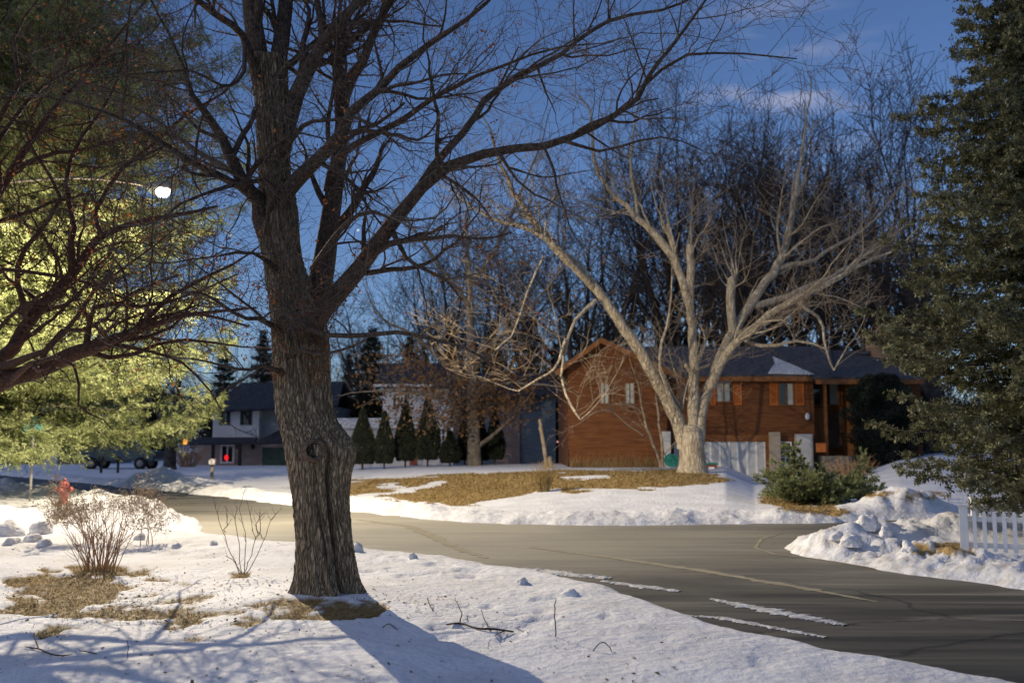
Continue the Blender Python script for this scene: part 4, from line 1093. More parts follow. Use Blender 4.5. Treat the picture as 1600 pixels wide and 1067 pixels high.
# ------------------------------------------------------------------ evergreens
def bough_tree(root, rootloc, profile, zr, dz, nb, lean_px, mats, brush, seed, skip=None, tip_up=0.1, droop=0.25, sec_gap=0.22, sec_len=0.45, hang=0.15, trunk_r=0.25, H=18):
    "conifer: whorled boughs whose length follows profile(z)"
    r = random.Random(seed)
    Tb = Tubes(); Tt = Tubes()
    base = Vector(rootloc)
    n = 14
    Tt.add([base + Vector((0.03 * math.sin(i), 0.03 * math.cos(i * 1.7), -0.2 + H * i / (n - 1))) for i in range(n)], [trunk_r * (1.25 if i == 0 else 1 - 0.95 * i / (n - 1)) for i in range(n)], 12)
    B, Dv, Ln = [], [], []
    z = zr[0]
    while z < zr[1]:
        off = r.uniform(0, 6.28)
        for k in range(nb):
            az = off + 2 * math.pi * (k + r.uniform(-.3, .3)) / nb
            if skip and skip(az, z, r): continue
            R = profile(z, az) * r.uniform(0.62, 1.12)
            if R < 0.15: continue
            zz = z + r.uniform(-0.5, 0.5) * dz
            d = Vector((math.cos(az), math.sin(az), r.uniform(-0.05, 0.2)))
            m = max(6, int(R / 0.35))
            p = base + Vector((0, 0, zz)); pts = [p.copy()]; rad = [max(0.006 * R + 0.006, 0.008)]
            st = R / m
            for i in range(m):
                t = i / m
                d = (d + Vector((r.gauss(0, .05), r.gauss(0, .05), -droop * (1 - 1.4 * t) * 0.35 + tip_up * t * 0.35))).normalized()
                p = p + d * st
                pts.append(p.copy()); rad.append(rad[0] * (1 - 0.85 * (i + 1) / m))
            Tb.add(pts, rad, 4)
            # side sprays
            s = R * 0.12
            while s < R:
                x = s / st; i = min(int(x), m - 1); f = x - i
                q = pts[i].lerp(pts[i + 1], f)
                ax = (pts[i + 1] - pts[i]).normalized()
                side = ax.cross(Vector((0, 0, 1))).normalized()
                ln0 = sec_len * min(1.0, 0.35 + (R - s) * 0.7) * (0.6 + 0.4 * min(s / (R * 0.35), 1))
                for sg in (-1, 1):
                    dd = (ax * r.uniform(0.45, 0.9) + side * sg * r.uniform(0.5, 1) + Vector((0, 0, r.uniform(-hang * 2.2, hang * 0.9)))).normalized()
                    ln = ln0 * r.uniform(0.6, 1.25)
                    B.append(q); Dv.append(dd); Ln.append(ln)
                    for _ in range(2 if ln > 0.25 else 1):
                        u = r.uniform(0.25, 0.9) * ln
                        d3 = (dd + Vector((r.gauss(0, .6), r.gauss(0, .6), r.gauss(-hang, .35)))).normalized()
                        B.append(q + dd * u); Dv.append(d3); Ln.append(ln * 0.55)
                s += sec_gap * r.uniform(0.7, 1.3)
            B.append(pts[-2]); Dv.append((pts[-1] - pts[-2]).normalized()); Ln.append(st + 0.15)
        z += dz * r.uniform(0.75, 1.25)
    B = np.array([tuple(b) for b in B]); Dv = np.array([tuple(b) for b in Dv]); Ln = np.array(Ln)
    v, f = brushes(B, Dv, Ln, brush[0], brush[1], brush[2], seed, brush[3], brush[4])
    print("boughs", Tb.n, "brushes", len(B), "blades", len(f) // 4)
    return Tt, Tb, v, f

# feathery pine at the left, lit by the lamp
pl = (-16.9, 29.0, gz(-16.9, 29.0))
pine = thing("pine_tree", "broad feathery pine at the left edge lit yellow green by the street lamp", "tree", pl)
def pprof(z, az):
    base_ = np.interp(z, [0.9, 1.5, 2.6, 3.9, 5.6, 7.0, 7.9, 8.8, 9.7, 10.8, 12.4, 14.5, 17, 20], [3.0, 6.0, 7.2, 7.3, 6.9, 6.6, 6.7, 6.8, 7.2, 7.5, 7.2, 6.0, 4.0, 0.6])
    return float(base_) * 1.15
def pskip(az, z, r):
    c = math.cos(az)           # away from the frame: thinner
    return c < -0.25 and r.random() < 0.75
Tt, Tb, v, f = bough_tree(pine, pl, pprof, (1.95, 19), 0.27, 13, None, None, (12, 0.13, 0.014, 0.72, 0.2), 41, pskip, tip_up=0.26, droop=0.17, sec_gap=0.2, sec_len=0.72, hang=0.28, trunk_r=0.34, H=20.5)
shift(Tt.build("trunk", M["redbark"], pine), pine)
shift(Tb.build("boughs", M["darkbark"], pine), pine)
shift(foliage("needles", [(v, f)], M["pine"], pine), pine)

# big blue-green spruce at the right edge
sx = (1632 - 800) / F * 16.0
sl = (sx, 16.0, gz(sx, 16.0))
spruce = thing("spruce_tree", "tall dense blue green spruce at the right edge behind the white fence", "tree", sl)
def sprof(z, az):
    b = np.interp(z, [0.4, 0.8, 1.2, 1.9, 3.0, 4.2, 5.6, 6.6, 8.2, 11, 15, 17.5], [1.2, 1.9, 2.4, 2.75, 2.5, 2.3, 2.1, 1.8, 1.4, 1.05, 0.6, 0.1])
    return float(b) * (1 + 0.16 * math.sin(z * 3.3 + az * 1.0) + 0.10 * math.sin(z * 7.1 + 2 * az))
def sskip(az, z, r):
    return math.cos(az) > 0.55 and r.random() < 0.6
Tt, Tb, v, f = bough_tree(spruce, sl, sprof, (0.75, 17), 0.29, 10, None, None, (20, 0.078, 0.0125, 0.35, 0.0), 43, sskip, tip_up=0.34, droop=0.2, sec_gap=0.15, sec_len=0.34, hang=0.36, trunk_r=0.24, H=17.5)
shift(Tt.build("trunk", M["darkbark"], spruce), spruce)
shift(Tb.build("boughs", M["darkbark"], spruce), spruce)
shift(foliage("needles", [(v, f)], M["spruce"], spruce), spruce)

# sprawling juniper by the driveway
jp = G(1285, 786)
jun = thing("juniper_shrub", "sprawling green juniper with one tall leaning plume beside the driveway", "shrub", tuple(jp))
r = random.Random(9)
B, Dv, Ln = [], [], []
Tb = Tubes()
def jbranch(p, d, L, w):
    m = max(5, int(L / 0.18)); pts = [p.copy()]; st = L / m
    for i in range(m):
        d = (d + Vector((r.gauss(0, .07), r.gauss(0, .07), -0.02 + 0.03 * i / m))).normalized()
        p = p + d * st; pts.append(p.copy())
        for _ in range(4 if i > m * 0.2 else 1):
            dd = (d * r.uniform(.5, 1) + Vector((r.gauss(0, .5), r.gauss(0, .5), r.gauss(0.12, .35)))).normalized()
            B.append(p); Dv.append(dd); Ln.append(w * r.uniform(0.5, 1.2))
    Tb.add(pts, [0.018 * (1 - 0.8 * i / m) for i in range(m + 1)], 4)
for i in range(120):
    az = r.uniform(0, 2 * math.pi); el = r.uniform(0.12, 0.72)
    L = r.uniform(0.7, 1.3) * (1.2 if abs(math.cos(az)) > 0.6 else 0.8)
    jbranch(jp + Vector((r.gauss(0, .28), r.gauss(0, .2), 0.05)), Vector((math.cos(az) * math.cos(el), math.sin(az) * math.cos(el), math.sin(el))), L, 0.26)
for i in range(5):
    jbranch(jp + Vector((-0.25 + r.gauss(0, .06), 0.1, 0.3)), Vector((-0.42 + r.gauss(0, .05), 0, 1)).normalized(), r.uniform(0.95, 1.3), 0.16)
v, f = brushes(np.array([tuple(b) for b in B]), np.array([tuple(b) for b in Dv]), np.array(Ln), 26, 0.07, 0.015, 5, 0.7, 0.0)
shift(Tb.build("stems", M["darkbark"], jun), jun)
shift(foliage("foliage", [(v, f)], M["juniper"], jun), jun)

# row of clipped dark arborvitae before the grey white house
def arbor(seed):
    r = random.Random(seed); g = np.random.default_rng(seed)
    root = thing("arborvitae", "x", "shrub", (0, 0, 0))
    n = 5200
    z = 0.25 + 2.35 * g.random(n) ** 1.15
    t = (z - 0.25) / 2.35
    R = 0.52 * np.sin(np.clip(t * 0.78 + 0.22, 0, 1) * math.pi) ** 0.8 * np.clip(1.25 - t, 0, 1) * 1.25
    th = g.uniform(0, 2 * math.pi, n)
    q = R * g.uniform(0.45, 1.05, n) ** 0.5
    b = np.stack([q * np.cos(th), q * np.sin(th), z], axis=1)
    d = np.stack([np.cos(th) * .5, np.sin(th) * .5, np.full(n, 0.9)], axis=1) + g.normal(0, .25, (n, 3))
    d /= np.linalg.norm(d, axis=1, keepdims=True)
    v, f = brushes(b, d, 0.14, 5, 0.10, 0.02, seed, 0.7)
    T = Tubes(); T.add([Vector((0, 0, -0.1)), Vector((0, 0, 0.6)), Vector((0, 0, 2.4))], [0.06, 0.05, 0.015], 6)
    T.build("trunk", M["darkbark"], root)
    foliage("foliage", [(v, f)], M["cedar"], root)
    return root
A1 = arbor(1); A2 = arbor(2)
garb = "row of clipped arborvitae before the grey white house"
def ab(px, Y, by):
    p = P(px, by, Y); return (p.x, Y, gz(p.x, Y) - 0.02)
A1.location = ab(566, 45, 748); A1.scale = (0.9, 0.9, 1.0); tag(A1, "widest dark arborvitae, nearest the big trunk in the row", None, garb)
A2.location = ab(600, 45, 747); A2.scale = (0.7, 0.7, 0.95); tag(A2, "second arborvitae from the big trunk, set in the dark row", None, garb)
for src, px, s, rz, lb in [
 (A1, 633, (0.8, 0.8, 1.12), 1, "tall arborvitae below the upstairs window of the grey white house"),
 (A2, 668, (0.85, 0.85, 1.2), 2, "tall pointed arborvitae just left of the white ground floor window"),
 (A1, 703, (0.75, 0.75, 0.6), 3, "short round arborvitae under the white ground floor window"),
 (A2, 726, (0.7, 0.7, 0.85), 4, "arborvitae half hidden behind the left of the oak trunk"),
 (A1, 753, (0.6, 0.6, 0.8), 5, "slim arborvitae just behind the right of the oak trunk"),
 (A2, 773, (0.75, 0.75, 0.95), 0.5, "last arborvitae on the right, in front of the brick wall strip")]:
    dup(src, ab(px, 48 if px > 710 else 46, 744), rz, s, lb, garb)

# dark conifers far behind the houses
def fir(seed):
    root = thing("dark_fir", "x", "tree", (0, 0, 0))
    prof = lambda z, az: 2.9 * (1 - z / 12.3) ** 0.85
    Tt, Tb, v, f = bough_tree(root, (0, 0, 0), prof, (0.6, 12), 0.42, 8, None, None, (7, 0.22, 0.035, 0.6, 0.1), seed, None, 0.1, 0.2, 0.4, 0.7, 0.25, 0.2, 12.5)
    Tt.build("trunk", M["darkbark"], root)
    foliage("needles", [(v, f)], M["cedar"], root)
    return root
F1 = fir(61)
gf = "dark firs far behind the houses"
F1.location = at(580, 74); F1.scale = (1.0, 1.0, 0.85); tag(F1, "dark fir behind the left end of the grey white house", None, gf)
for px, Y, s, lb in [(640, 80, 0.85, "dark fir above the roof of the grey white house"), (705, 78, 0.9, "dark fir behind the oak crown"), (770, 80, 0.95, "dark fir behind the brick strip of the blue house"), (830, 82, 1.0, "dark fir behind the blue house corner"), (350, 92, 0.9, "dark fir behind the pink brick house, left"), (410, 92, 1.0, "dark fir behind the pink brick house, right"), (1425, 56, 0.85, "dark fir behind the right end of the brown house"), (545, 90, 0.8, "dark fir just right of the big trunk, far back"), (240, 100, 0.7, "dark fir far behind the parked truck"), (868, 74, 0.75, "dark fir between the blue house and the brown gable")]:
    dup(F1, at(px, Y), px * 0.1, s, lb, gf)
# bushy dark yew against the brown house
yw = thing("yew_shrub", "tall black green yew against the right end of the brown house", "shrub", (P(1382, 720, 41.5).x, 41.5, gz(P(1382, 720, 41.5).x, 41.5)))
g = np.random.default_rng(8); n = 9000
th = g.uniform(0, 2 * math.pi, n); z = 3.6 * g.random(n) ** 0.8
R = 1.25 * np.sqrt(np.clip(1 - ((z - 1.6) / 2.15) ** 2, 0.02, 1)) * (1 + 0.22 * np.sin(3 * th + z * 2) + 0.16 * np.sin(5 * th - z * 4.1) + 0.12 * np.sin(z * 7))
q = R * g.uniform(.3, 1, n) ** .5
b = np.stack([q * np.cos(th), q * np.sin(th), z], axis=1)
d = np.stack([np.cos(th), np.sin(th), np.full(n, .6)], axis=1) + g.normal(0, .5, (n, 3)); d /= np.linalg.norm(d, axis=1, keepdims=True)
v, f = brushes(b, d, 0.2, 6, 0.10, 0.02, 4, 0.65)
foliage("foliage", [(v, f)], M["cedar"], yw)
T = Tubes()
for k in range(6): T.add([Vector((0.1 * math.cos(k), 0.1 * math.sin(k), -0.1)), Vector((0.4 * math.cos(k), 0.4 * math.sin(k), 1.2)), Vector((0.7 * math.cos(k), 0.7 * math.sin(k), 2.4))], [0.05, 0.04, 0.01], 5)
T.build("stems", M["darkbark"], yw)

# far wood closing the view
def far_wood():
    g = np.random.default_rng(12)
    n = 26000
    x = g.uniform(-95, 95, n); y = g.uniform(112, 128, n)
    h = 6.5 + 2.5 * fbm(x * 0.12, x * 0, 5, 3) + 1.2 * fbm(x * 0.6, x * 0, 8, 2)
    z = h * g.random(n) ** 0.8
    d = np.stack([g.normal(0, .35, n), g.normal(0, .35, n), np.ones(n)], axis=1); d /= np.linalg.norm(d, axis=1, keepdims=True)
    v, f = brushes(np.stack([x, y, z], axis=1), d, 1.2, 4, 0.9, 0.07, 12, 0.85)
    o = foliage("far_wood", [(v, f)], M["darktwig"], None)
    tag(o, "dark leafless wood closing the view behind all the houses", "wood", None, "stuff")
far_wood()

# ------------------------------------------------------------------ shrubs and sticks
def stem_shrub(root, base, n, h, spread, r0, mstem, seed, seeds=None, sub=2, rw=0.16, tipm=None):
    r = random.Random(seed)
    T = Tubes(); tips = []
    for i in range(n):
        az = r.uniform(0, 6.283); rad = rw * math.sqrt(r.random())
        p = base + Vector((math.cos(az) * rad, math.sin(az) * rad, -0.02))
        tl = spread * r.random() ** 0.7
        az2 = az + r.gauss(0, .5)
        d = Vector((math.cos(az2) * math.sin(tl), math.sin(az2) * math.sin(tl) * 0.8, math.cos(tl)))
        L = h * r.uniform(0.55, 1.05); m = 7
        pts = [p.copy()]
        for k in range(m):
            d = (d + Vector((r.gauss(0, .06), r.gauss(0, .06), 0.015))).normalized(); p = p + d * L / m; pts.append(p.copy())
        T.add(pts, [r0 * (1 - 0.6 * k / m) for k in range(m + 1)], 5)
        tips.append(pts[-1])
        for _ in range(sub):
            k = r.randint(2, m - 1); dd = rdir((pts[k + 1] - pts[k]).normalized(), r.uniform(.35, .9), r)
            q = pts[k].copy(); pp = [q.copy()]; L2 = h * r.uniform(.12, .35)
            for _k in range(4):
                dd = (dd + Vector((r.gauss(0, .1), r.gauss(0, .1), .05))).normalized(); q = q + dd * L2 / 4; pp.append(q.copy())
            T.add(pp, [r0 * .55 * (1 - .15 * _k) for _k in range(5)], 3); tips.append(pp[-1])
    o = shift(T.build("stems", mstem, root), root)
    return tips

b = G(155, 888)
hyd = thing("hydrangea_shrub", "leafless brown stemmed shrub in the near snow with pale dry flower heads at its top", "shrub", tuple(b))
tips = stem_shrub(hyd, b, 46, 0.82, 0.62, 0.0062, M["stem"], 3, sub=3, rw=0.2)
tops = [t for t in tips if t.z > b.z + 0.42]
def heads(pts, rad, n, seed, per=60, size=0.018):
    r = random.Random(seed); pts = sorted(pts, key=lambda t: -t.z)[:n]
    C = []
    for t in pts:
        R = rad * r.uniform(.6, 1.2)
        for _ in range(per):
            v_ = Vector((r.gauss(0, 1), r.gauss(0, 1), r.gauss(0, .7))).normalized() * R * r.random() ** .4
            C.append(t + v_)
    return C
# the taller twiggy head of a bush behind, over the road edge
for _k, _t in enumerate(sorted(tops, key=lambda t: -t.z)[:14]):
    shift(leaf_mesh("flower_head", heads([_t], 0.06, 1, 5 + _k, 30), 0.012, 3 + _k, M["seed"], hyd, 1, 0.004), hyd)
b2 = Vector(((165 - 800) / F * 15.6, 15.6, 0)); b2.z = gz(b2.x, b2.y)
h2 = thing("hydrangea_shrub", "twiggy shrub with a wide cluster of tan dried flower heads before the red hydrant", "shrub", tuple(b2))
LVs = [dict(len=1, dens=0, ang=(20, 40), wig=.1, up=0, seg=.1, ratio=.5), dict(len=.42, dens=7, ang=(20, 60), wig=.16, up=.03, seg=.07, ratio=.6, t0=.35), dict(len=.2, dens=15, ang=(25, 70), wig=.2, up=.04, seg=.05, ratio=.7), dict(len=.09, dens=26, ang=(25, 80), wig=.25, up=.03, seg=.03, ratio=.8)]
Tk, Tn = Tubes(), Tubes(); gg = Grower(LVs, 8, Tk, Tn, 0.0, rmin=0.003)
for i in range(7):
    az = rr_.uniform(0, 6.28); d = Vector((math.cos(az) * .75, math.sin(az) * .35, .9)).normalized()
    gg.branch(b2 + Vector((rr_.gauss(0, .12), rr_.gauss(0, .06), -.02)), d, rr_.uniform(.5, .75), .009, 0)
shift(Tk.build("stems", M["seed"], h2), h2)
shift(leaf_mesh("flower_heads", [p for p, d in gg.tips if p.z > b2.z + .28], 0.017, 9, M["seed"], h2, 3, 0.03), h2)
b3 = Vector(((232 - 800) / F * 15.4, 15.4, 0)); b3.z = gz(b3.x, b3.y)
h3 = thing("hydrangea_shrub", "small twiggy shrub with a narrow tuft of dried flower heads at the bank tip", "shrub", tuple(b3))
Tk, Tn = Tubes(), Tubes(); gg = Grower(LVs, 18, Tk, Tn, 0.0, rmin=0.003)
for i in range(4):
    d = Vector((rr_.gauss(0, .3), rr_.gauss(0, .2), 1)).normalized()
    gg.branch(b3 + Vector((rr_.gauss(0, .05), rr_.gauss(0, .05), -.02)), d, rr_.uniform(.35, .62), .008, 0)
shift(Tk.build("stems", M["seed"], h3), h3)
shift(leaf_mesh("flower_heads", [p for p, d in gg.tips if p.z > b3.z + .2], 0.016, 19, M["seed"], h3, 3, 0.03), h3)

b = G(377, 897)
sap = thing("sapling", "sparse pale sapling of a few thin stems left of the big trunk", "shrub", tuple(b))
Tk = Tubes()
for pts in [[(374, 897), (362, 868), (348, 832), (338, 800), (335, 776)], [(378, 897), (372, 850), (368, 815), (372, 790)], [(379, 897), (384, 860), (382, 825), (375, 800), (380, 772), (384, 758)], [(381, 897), (392, 870), (398, 845), (392, 815), (386, 780)], [(383, 897), (402, 868), (412, 842), (425, 810), (441, 790)], [(376, 896), (366, 878), (352, 868)], [(398, 845), (408, 825), (404, 800)], [(348, 832), (356, 815), (352, 790)], [(412, 842), (400, 820), (414, 800)]]:
    sp = spline([(P(x, y, b.y + 0.02 * i), 0.0055 - 0.0007 * i) for i, (x, y) in enumerate(pts)], 12)
    Tk.add([a + Vector((rr_.gauss(0, .006), rr_.gauss(0, .02), 0)) for a, c in sp], [c for a, c in sp], 5)
    for _ in range(3):
        k = rr_.randint(3, 10); d = Vector((rr_.gauss(0, .6), rr_.gauss(0, .4), .8)).normalized(); q = sp[k][0]
        Tk.add([q, q + d * .05, q + d * .1 + Vector((0, 0, .02))], [.003, .0025, .0015], 3)
shift(Tk.build("stems", M["paletwig"], sap), sap)

# twiggy shrub with pale stems at the corner of the brown house
Tk, Tn = Tubes(), Tubes()
cb = P(1035, 728, 38); cb.z = gz(cb.x, 38)
cs = thing("corner_shrub", "pale stemmed leafless shrub arching against the brown gable wall left of the pale maple", "shrub", tuple(cb))
gs = Grower([dict(len=2, dens=0, ang=(20, 40), wig=.1, up=0, seg=.3, ratio=.5), dict(len=1.3, dens=1.6, ang=(25, 60), wig=.15, up=.0, seg=.2, ratio=.5, t0=.3), dict(len=.75, dens=3.2, ang=(25, 60), wig=.18, up=-.03, seg=.15, ratio=.6), dict(len=.4, dens=4.5, ang=(25, 70), wig=.2, up=-.03, seg=.1, ratio=.7)], 55, Tk, Tn, .012, rmin=.006)
for pts in [[(1032, 730, 38, 5), (1025, 700, 38, 4.5), (1012, 670, 37.9, 4), (1003, 640, 37.8, 3), (998, 600, 37.7, 2)], [(1036, 730, 38, 5), (1034, 690, 38, 4.5), (1028, 650, 38.1, 3.5), (1026, 610, 38.2, 2.5)], [(1005, 680, 37.9, 3), (980, 662, 37.6, 2.5), (950, 640, 37.4, 2), (920, 650, 37.2, 1.5)], [(1015, 676, 38, 3), (1000, 640, 38, 2.5), (960, 630, 37.8, 2)]]:
    traced(gs, pts, jit=.02)
shift(Tk.build("stems", M["paletwig"], cs), cs); shift(Tn.build("twigs", M["paletwig"], cs), cs)

# far reddish shrub and dark trunked tree by the pink brick house
rb = Vector(((297 - 800) / F * 62, 62, 0)); rb.z = gz(rb.x, 62)
rs = thing("round_shrub", "rusty brown round leafless shrub right of the dark tree far left", "shrub", tuple(rb))
tips = stem_shrub(rs, rb, 120, 1.5, 0.9, 0.012, M["stem"], 17, sub=4, rw=.45)
db = Vector(((269 - 800) / F * 56, 56, 0)); db.z = gz(db.x, 56)
dt = thing("bare_tree", "dark trunked bare tree standing in far snow under the right edge of the pine", "tree", tuple(db))
Tt, Tk, Tn = Tubes(), Tubes(), Tubes()
gd = Grower(lv, 91, Tk, Tn, 0.02, rmin=0.012)
Tt.add([db + Vector((0, 0, -.2)), db + Vector((0, 0, .2)), db + Vector((.02, 0, 1.2)), db + Vector((0.1, 0, 2.6))], [.46, .36, .31, .28], 12)
for d in [(1, -.1, .75), (-.5, .1, 1), (.35, .2, 1.1), (-.9, -.2, .9)]:
    gd.branch(db + Vector((0, 0, 2.2)), Vector(d).normalized(), 6.5, .17, 0, .2)
shift(Tt.build("trunk", M["darkbark"], dt), dt); shift(Tk.build("limbs", M["darkbark"], dt), dt); shift(Tn.build("twigs", M["darktwig"], dt), dt)

# broken sapling trunk and stump right of the oak
def stub(name, label, pts, Y, cat, m):
    p0 = P(*pts[0][:2], Y); p0.z = gz(p0.x, Y)
    T = Tubes(); sp = spline([(P(a, b_, Y), px2r(w, Y)) for a, b_, w in pts], 14)
    T.add([a + Vector((rr_.gauss(0, .012), 0, 0)) for a, c in sp], [c * rr_.uniform(.9, 1.1) for a, c in sp], 9, True)
    o = T.build(name, m)
    c = Vector((p0.x, Y, p0.z)); o.data.transform(Matrix.Translation(-c)); o.location = c
    tag(o, label, cat)
stub("dead_sapling", "thin pale dead trunk without branches, left of the brown gable", [(854, 738, 8), (853, 720, 7), (849, 690, 6), (845, 670, 5.5), (844, 655, 5)], 40, "tree", M["paletwig"])
stub("stump", "short pale stump right of the thin dead trunk", [(860, 738, 8), (860, 725, 7), (858, 713, 6)], 40, "stump", M["paletwig"])
gcp = G(848, 768)
gc = thing("grass_clump", "clump of tall tawny ornamental grass on the brown lawn", "plant", tuple(gcp))
tips = stem_shrub(gc, gcp, 120, 0.85, .38, .007, M["grassblade"], 33, sub=0, rw=.16)
gb2 = P(985, 730, 40); gb2.z = gz(gb2.x, 40)
gw = thing("weed_row", "dry tan weeds along the foot of the brown gable wall", "plant", tuple(gb2)); gw["kind"] = "stuff"
T = Tubes()
for _ in range(420):
    x = rr_.uniform(890, 1030); p = P(x, 730, 41.0 + rr_.uniform(-.5, .3)); p.z = gz(p.x, p.y) - .02
    h = rr_.uniform(.15, .55) * (1.5 if rr_.random() < .12 else 1); d = Vector((rr_.gauss(0, .25), rr_.gauss(0, .2), 1)).normalized()
    T.add([p, p + d * h * .5, p + d * h + Vector((rr_.gauss(0, .06), 0, 0))], [.008, .007, .003], 3)
shift(T.build("stalks", M["grassblade"], gw), gw)
w2 = P(1330, 740, 36); w2.z = gz(w2.x, 36)
ws = thing("dry_shrub", "low tan leafless shrub between the juniper and the dark yew", "shrub", tuple(w2))
stem_shrub(ws, w2, 90, 1.0, .9, .01, M["stem"], 35, sub=3, rw=.5)

# fallen branches on the near snow
def stick(label, lines, group=None):
    T = Tubes(); g0 = G(*lines[0][0][:2])
    for ln in lines:
        c = [(G(a, b_) + Vector((0, 0, h)), r_) for a, b_, h, r_ in ln]
        sp = spline(c, 10)
        T.add([a + Vector((rr_.gauss(0, .003), rr_.gauss(0, .003), 0)) for a, q in sp], [q for a, q in sp], 6)
    o = T.build("fallen_branch", M["stick"]); o.data.transform(Matrix.Translation(-g0)); o.location = g0
    tag(o, label, "branch", "fallen branches on the near snow")
stick("long forked fallen branch lying on snow right of the trunk shadow", [[(697, 979, .012, .006), (720, 977, .02, .008), (745, 984, .012, .009), (770, 986, .02, .009), (802, 989, .012, .006)], [(718, 978, .015, .006), (721, 968, .05, .005), (710, 953, .11, .003)], [(765, 986, .012, .006), (757, 976, .05, .004), (752, 967, .08, .003)], [(790, 988, .012, .005), (778, 992, .012, .004), (773, 996, .012, .003)]])
stick("single upright twig stuck in the snow", [[(868, 995, 0, .005), (868, 995, .12, .0045), (867, 995, .22, .004), (869, 995, .3, .003)]])
stick("small arched twig on snow at lower right of the tree shadow", [[(926, 1018, .005, .004), (933, 1018, .05, .004), (944, 1016, .06, .004), (951, 1016, .03, .004), (957, 1019, .005, .003)]])
stick("small bent twig lying inside the trunk shadow", [[(598, 982, .01, .004), (607, 979, .025, .004), (615, 981, .012, .004), (621, 985, .01, .003)]])
stick("short dark stick left of the long forked branch", [[(668, 944, .06, .004), (672, 951, .03, .005), (677, 955, .01, .004)]])
stick("crooked fallen twig at the lower left in dappled shade", [[(40, 1012, .01, .004), (60, 1016, .012, .006), (75, 1022, .012, .006), (95, 1026, .01, .005), (113, 1024, .01, .003)], [(60, 1016, .012, .005), (54, 1008, .05, .004), (52, 1003, .07, .003)]])
stick("short straight twig between the crooked twig and the trunk", [[(125, 1018, .01, .004), (140, 1021, .01, .005), (152, 1023, .01, .003)]])
stick("tiny upright twig left of the shadow in the foreground", [[(200, 1027, 0, .003), (199, 1024, .05, .003), (197, 1022, .1, .002)]])
stick("thin twig lying right of the long forked branch", [[(806, 982, .015, .003), (815, 987, .01, .003), (826, 990, .01, .0025)]])
stick("tiny forked twig near the lower edge of the trunk shadow", [[(762, 1016, .01, .003), (764, 1012, .03, .003), (767, 1009, .05, .002)]])

# dry grass and leaf litter (uncountable)
def blades():
    g = np.random.default_rng(3)
    n = 200000
    x = g.uniform(-7.2, 0.6, n); y = g.uniform(7.4, 14.5, n)
    z = np.maximum(ground_z(x, y), 0)
    m = grass_mask(x, y, z)
    k = m > 0.45
    x, y, z = x[k], y[k], z[k]
    x2 = g.uniform(-5, 9.5, 60000); y2 = g.uniform(20, 38, 60000); z2 = np.maximum(ground_z(x2, y2), 0)
    k2 = grass_mask(x2, y2, z2) > 0.5
    far = np.concatenate([np.zeros(len(x)), np.ones(k2.sum())])
    x = np.concatenate([x, x2[k2]]); y = np.concatenate([y, y2[k2]]); z = np.concatenate([z, z2[k2]])
    n = len(x)
    az = g.uniform(0, 2 * math.pi, n); el = g.uniform(0.1, 0.75, n)
    L = g.uniform(.03, .085, n) * np.where(far > 0, 2.0, 1.0); w = .004 * np.where(far > 0, 4, 1)
    d = np.stack([np.cos(az) * np.cos(el), np.sin(az) * np.cos(el), np.sin(el)], axis=1)
    b = np.stack([x, y, z - .024 * (y < 14)], axis=1)
    s = np.stack([-np.sin(az), np.cos(az), 0 * az], axis=1) * w[:, None] if np.ndim(w) else 0
    t = b + d * L[:, None]; t[:, 2] -= 0.3 * L * np.cos(el) * .3
    v = np.stack([b - s, b + s, t], axis=1).reshape(-1, 3)
    print("grass blades", n)
    o = link("dry_grass", mesh_np("dry_grass", v, np.arange(n * 3), np.full(n, 3)), M["grassblade"])
    tag(o, "matted dry tan grass showing through the snow", "grass", None, "stuff")
blades()
def litter():
    g = np.random.default_rng(5)
    n = 700
    px = np.concatenate([g.uniform(0, 1100, 520), g.normal(640, 60, 200), g.normal(200, 150, 1500)]); py = np.concatenate([g.uniform(835, 1062, 520), g.normal(935, 12, 200), g.normal(930, 30, 1500)])
    pts = []
    sel = [(a, b_) for a, b_ in zip(px, py) if 835 < b_ < 1064 and -20 < a < 1300 and not (a > 560 and b_ < 860 + (a - 560) * .24)]
    # flat-ground estimate then true height
    A = np.array(sel)
    Y = CAMZ * 0.97 * F / (A[:, 1] - 690); X = (A[:, 0] - 800) / F * Y
    z = np.maximum(ground_z(X, Y), 0)
    c = np.stack([X, Y, z + .006], axis=1)
    n = len(c)
    az = g.uniform(0, 6.28, n); s = (.006 + .02 * g.random(n) ** 3)[:, None]
    a = np.stack([np.cos(az), np.sin(az), g.normal(0, .2, n)], axis=1); b_ = np.stack([-np.sin(az), np.cos(az), g.normal(0, .25, n)], axis=1)
    v = np.stack([c - a * s, c + b_ * s * .5 + [0, 0, .006], c + a * s, c - b_ * s * .5], axis=1).reshape(-1, 3)
    o = link("leaf_litter", mesh_np("leaf_litter", v, np.arange(n * 4), np.full(n, 4)), M["litter"])
    tag(o, "small dead leaves and bark bits scattered on the snow", "leaves", None, "stuff")
litter()

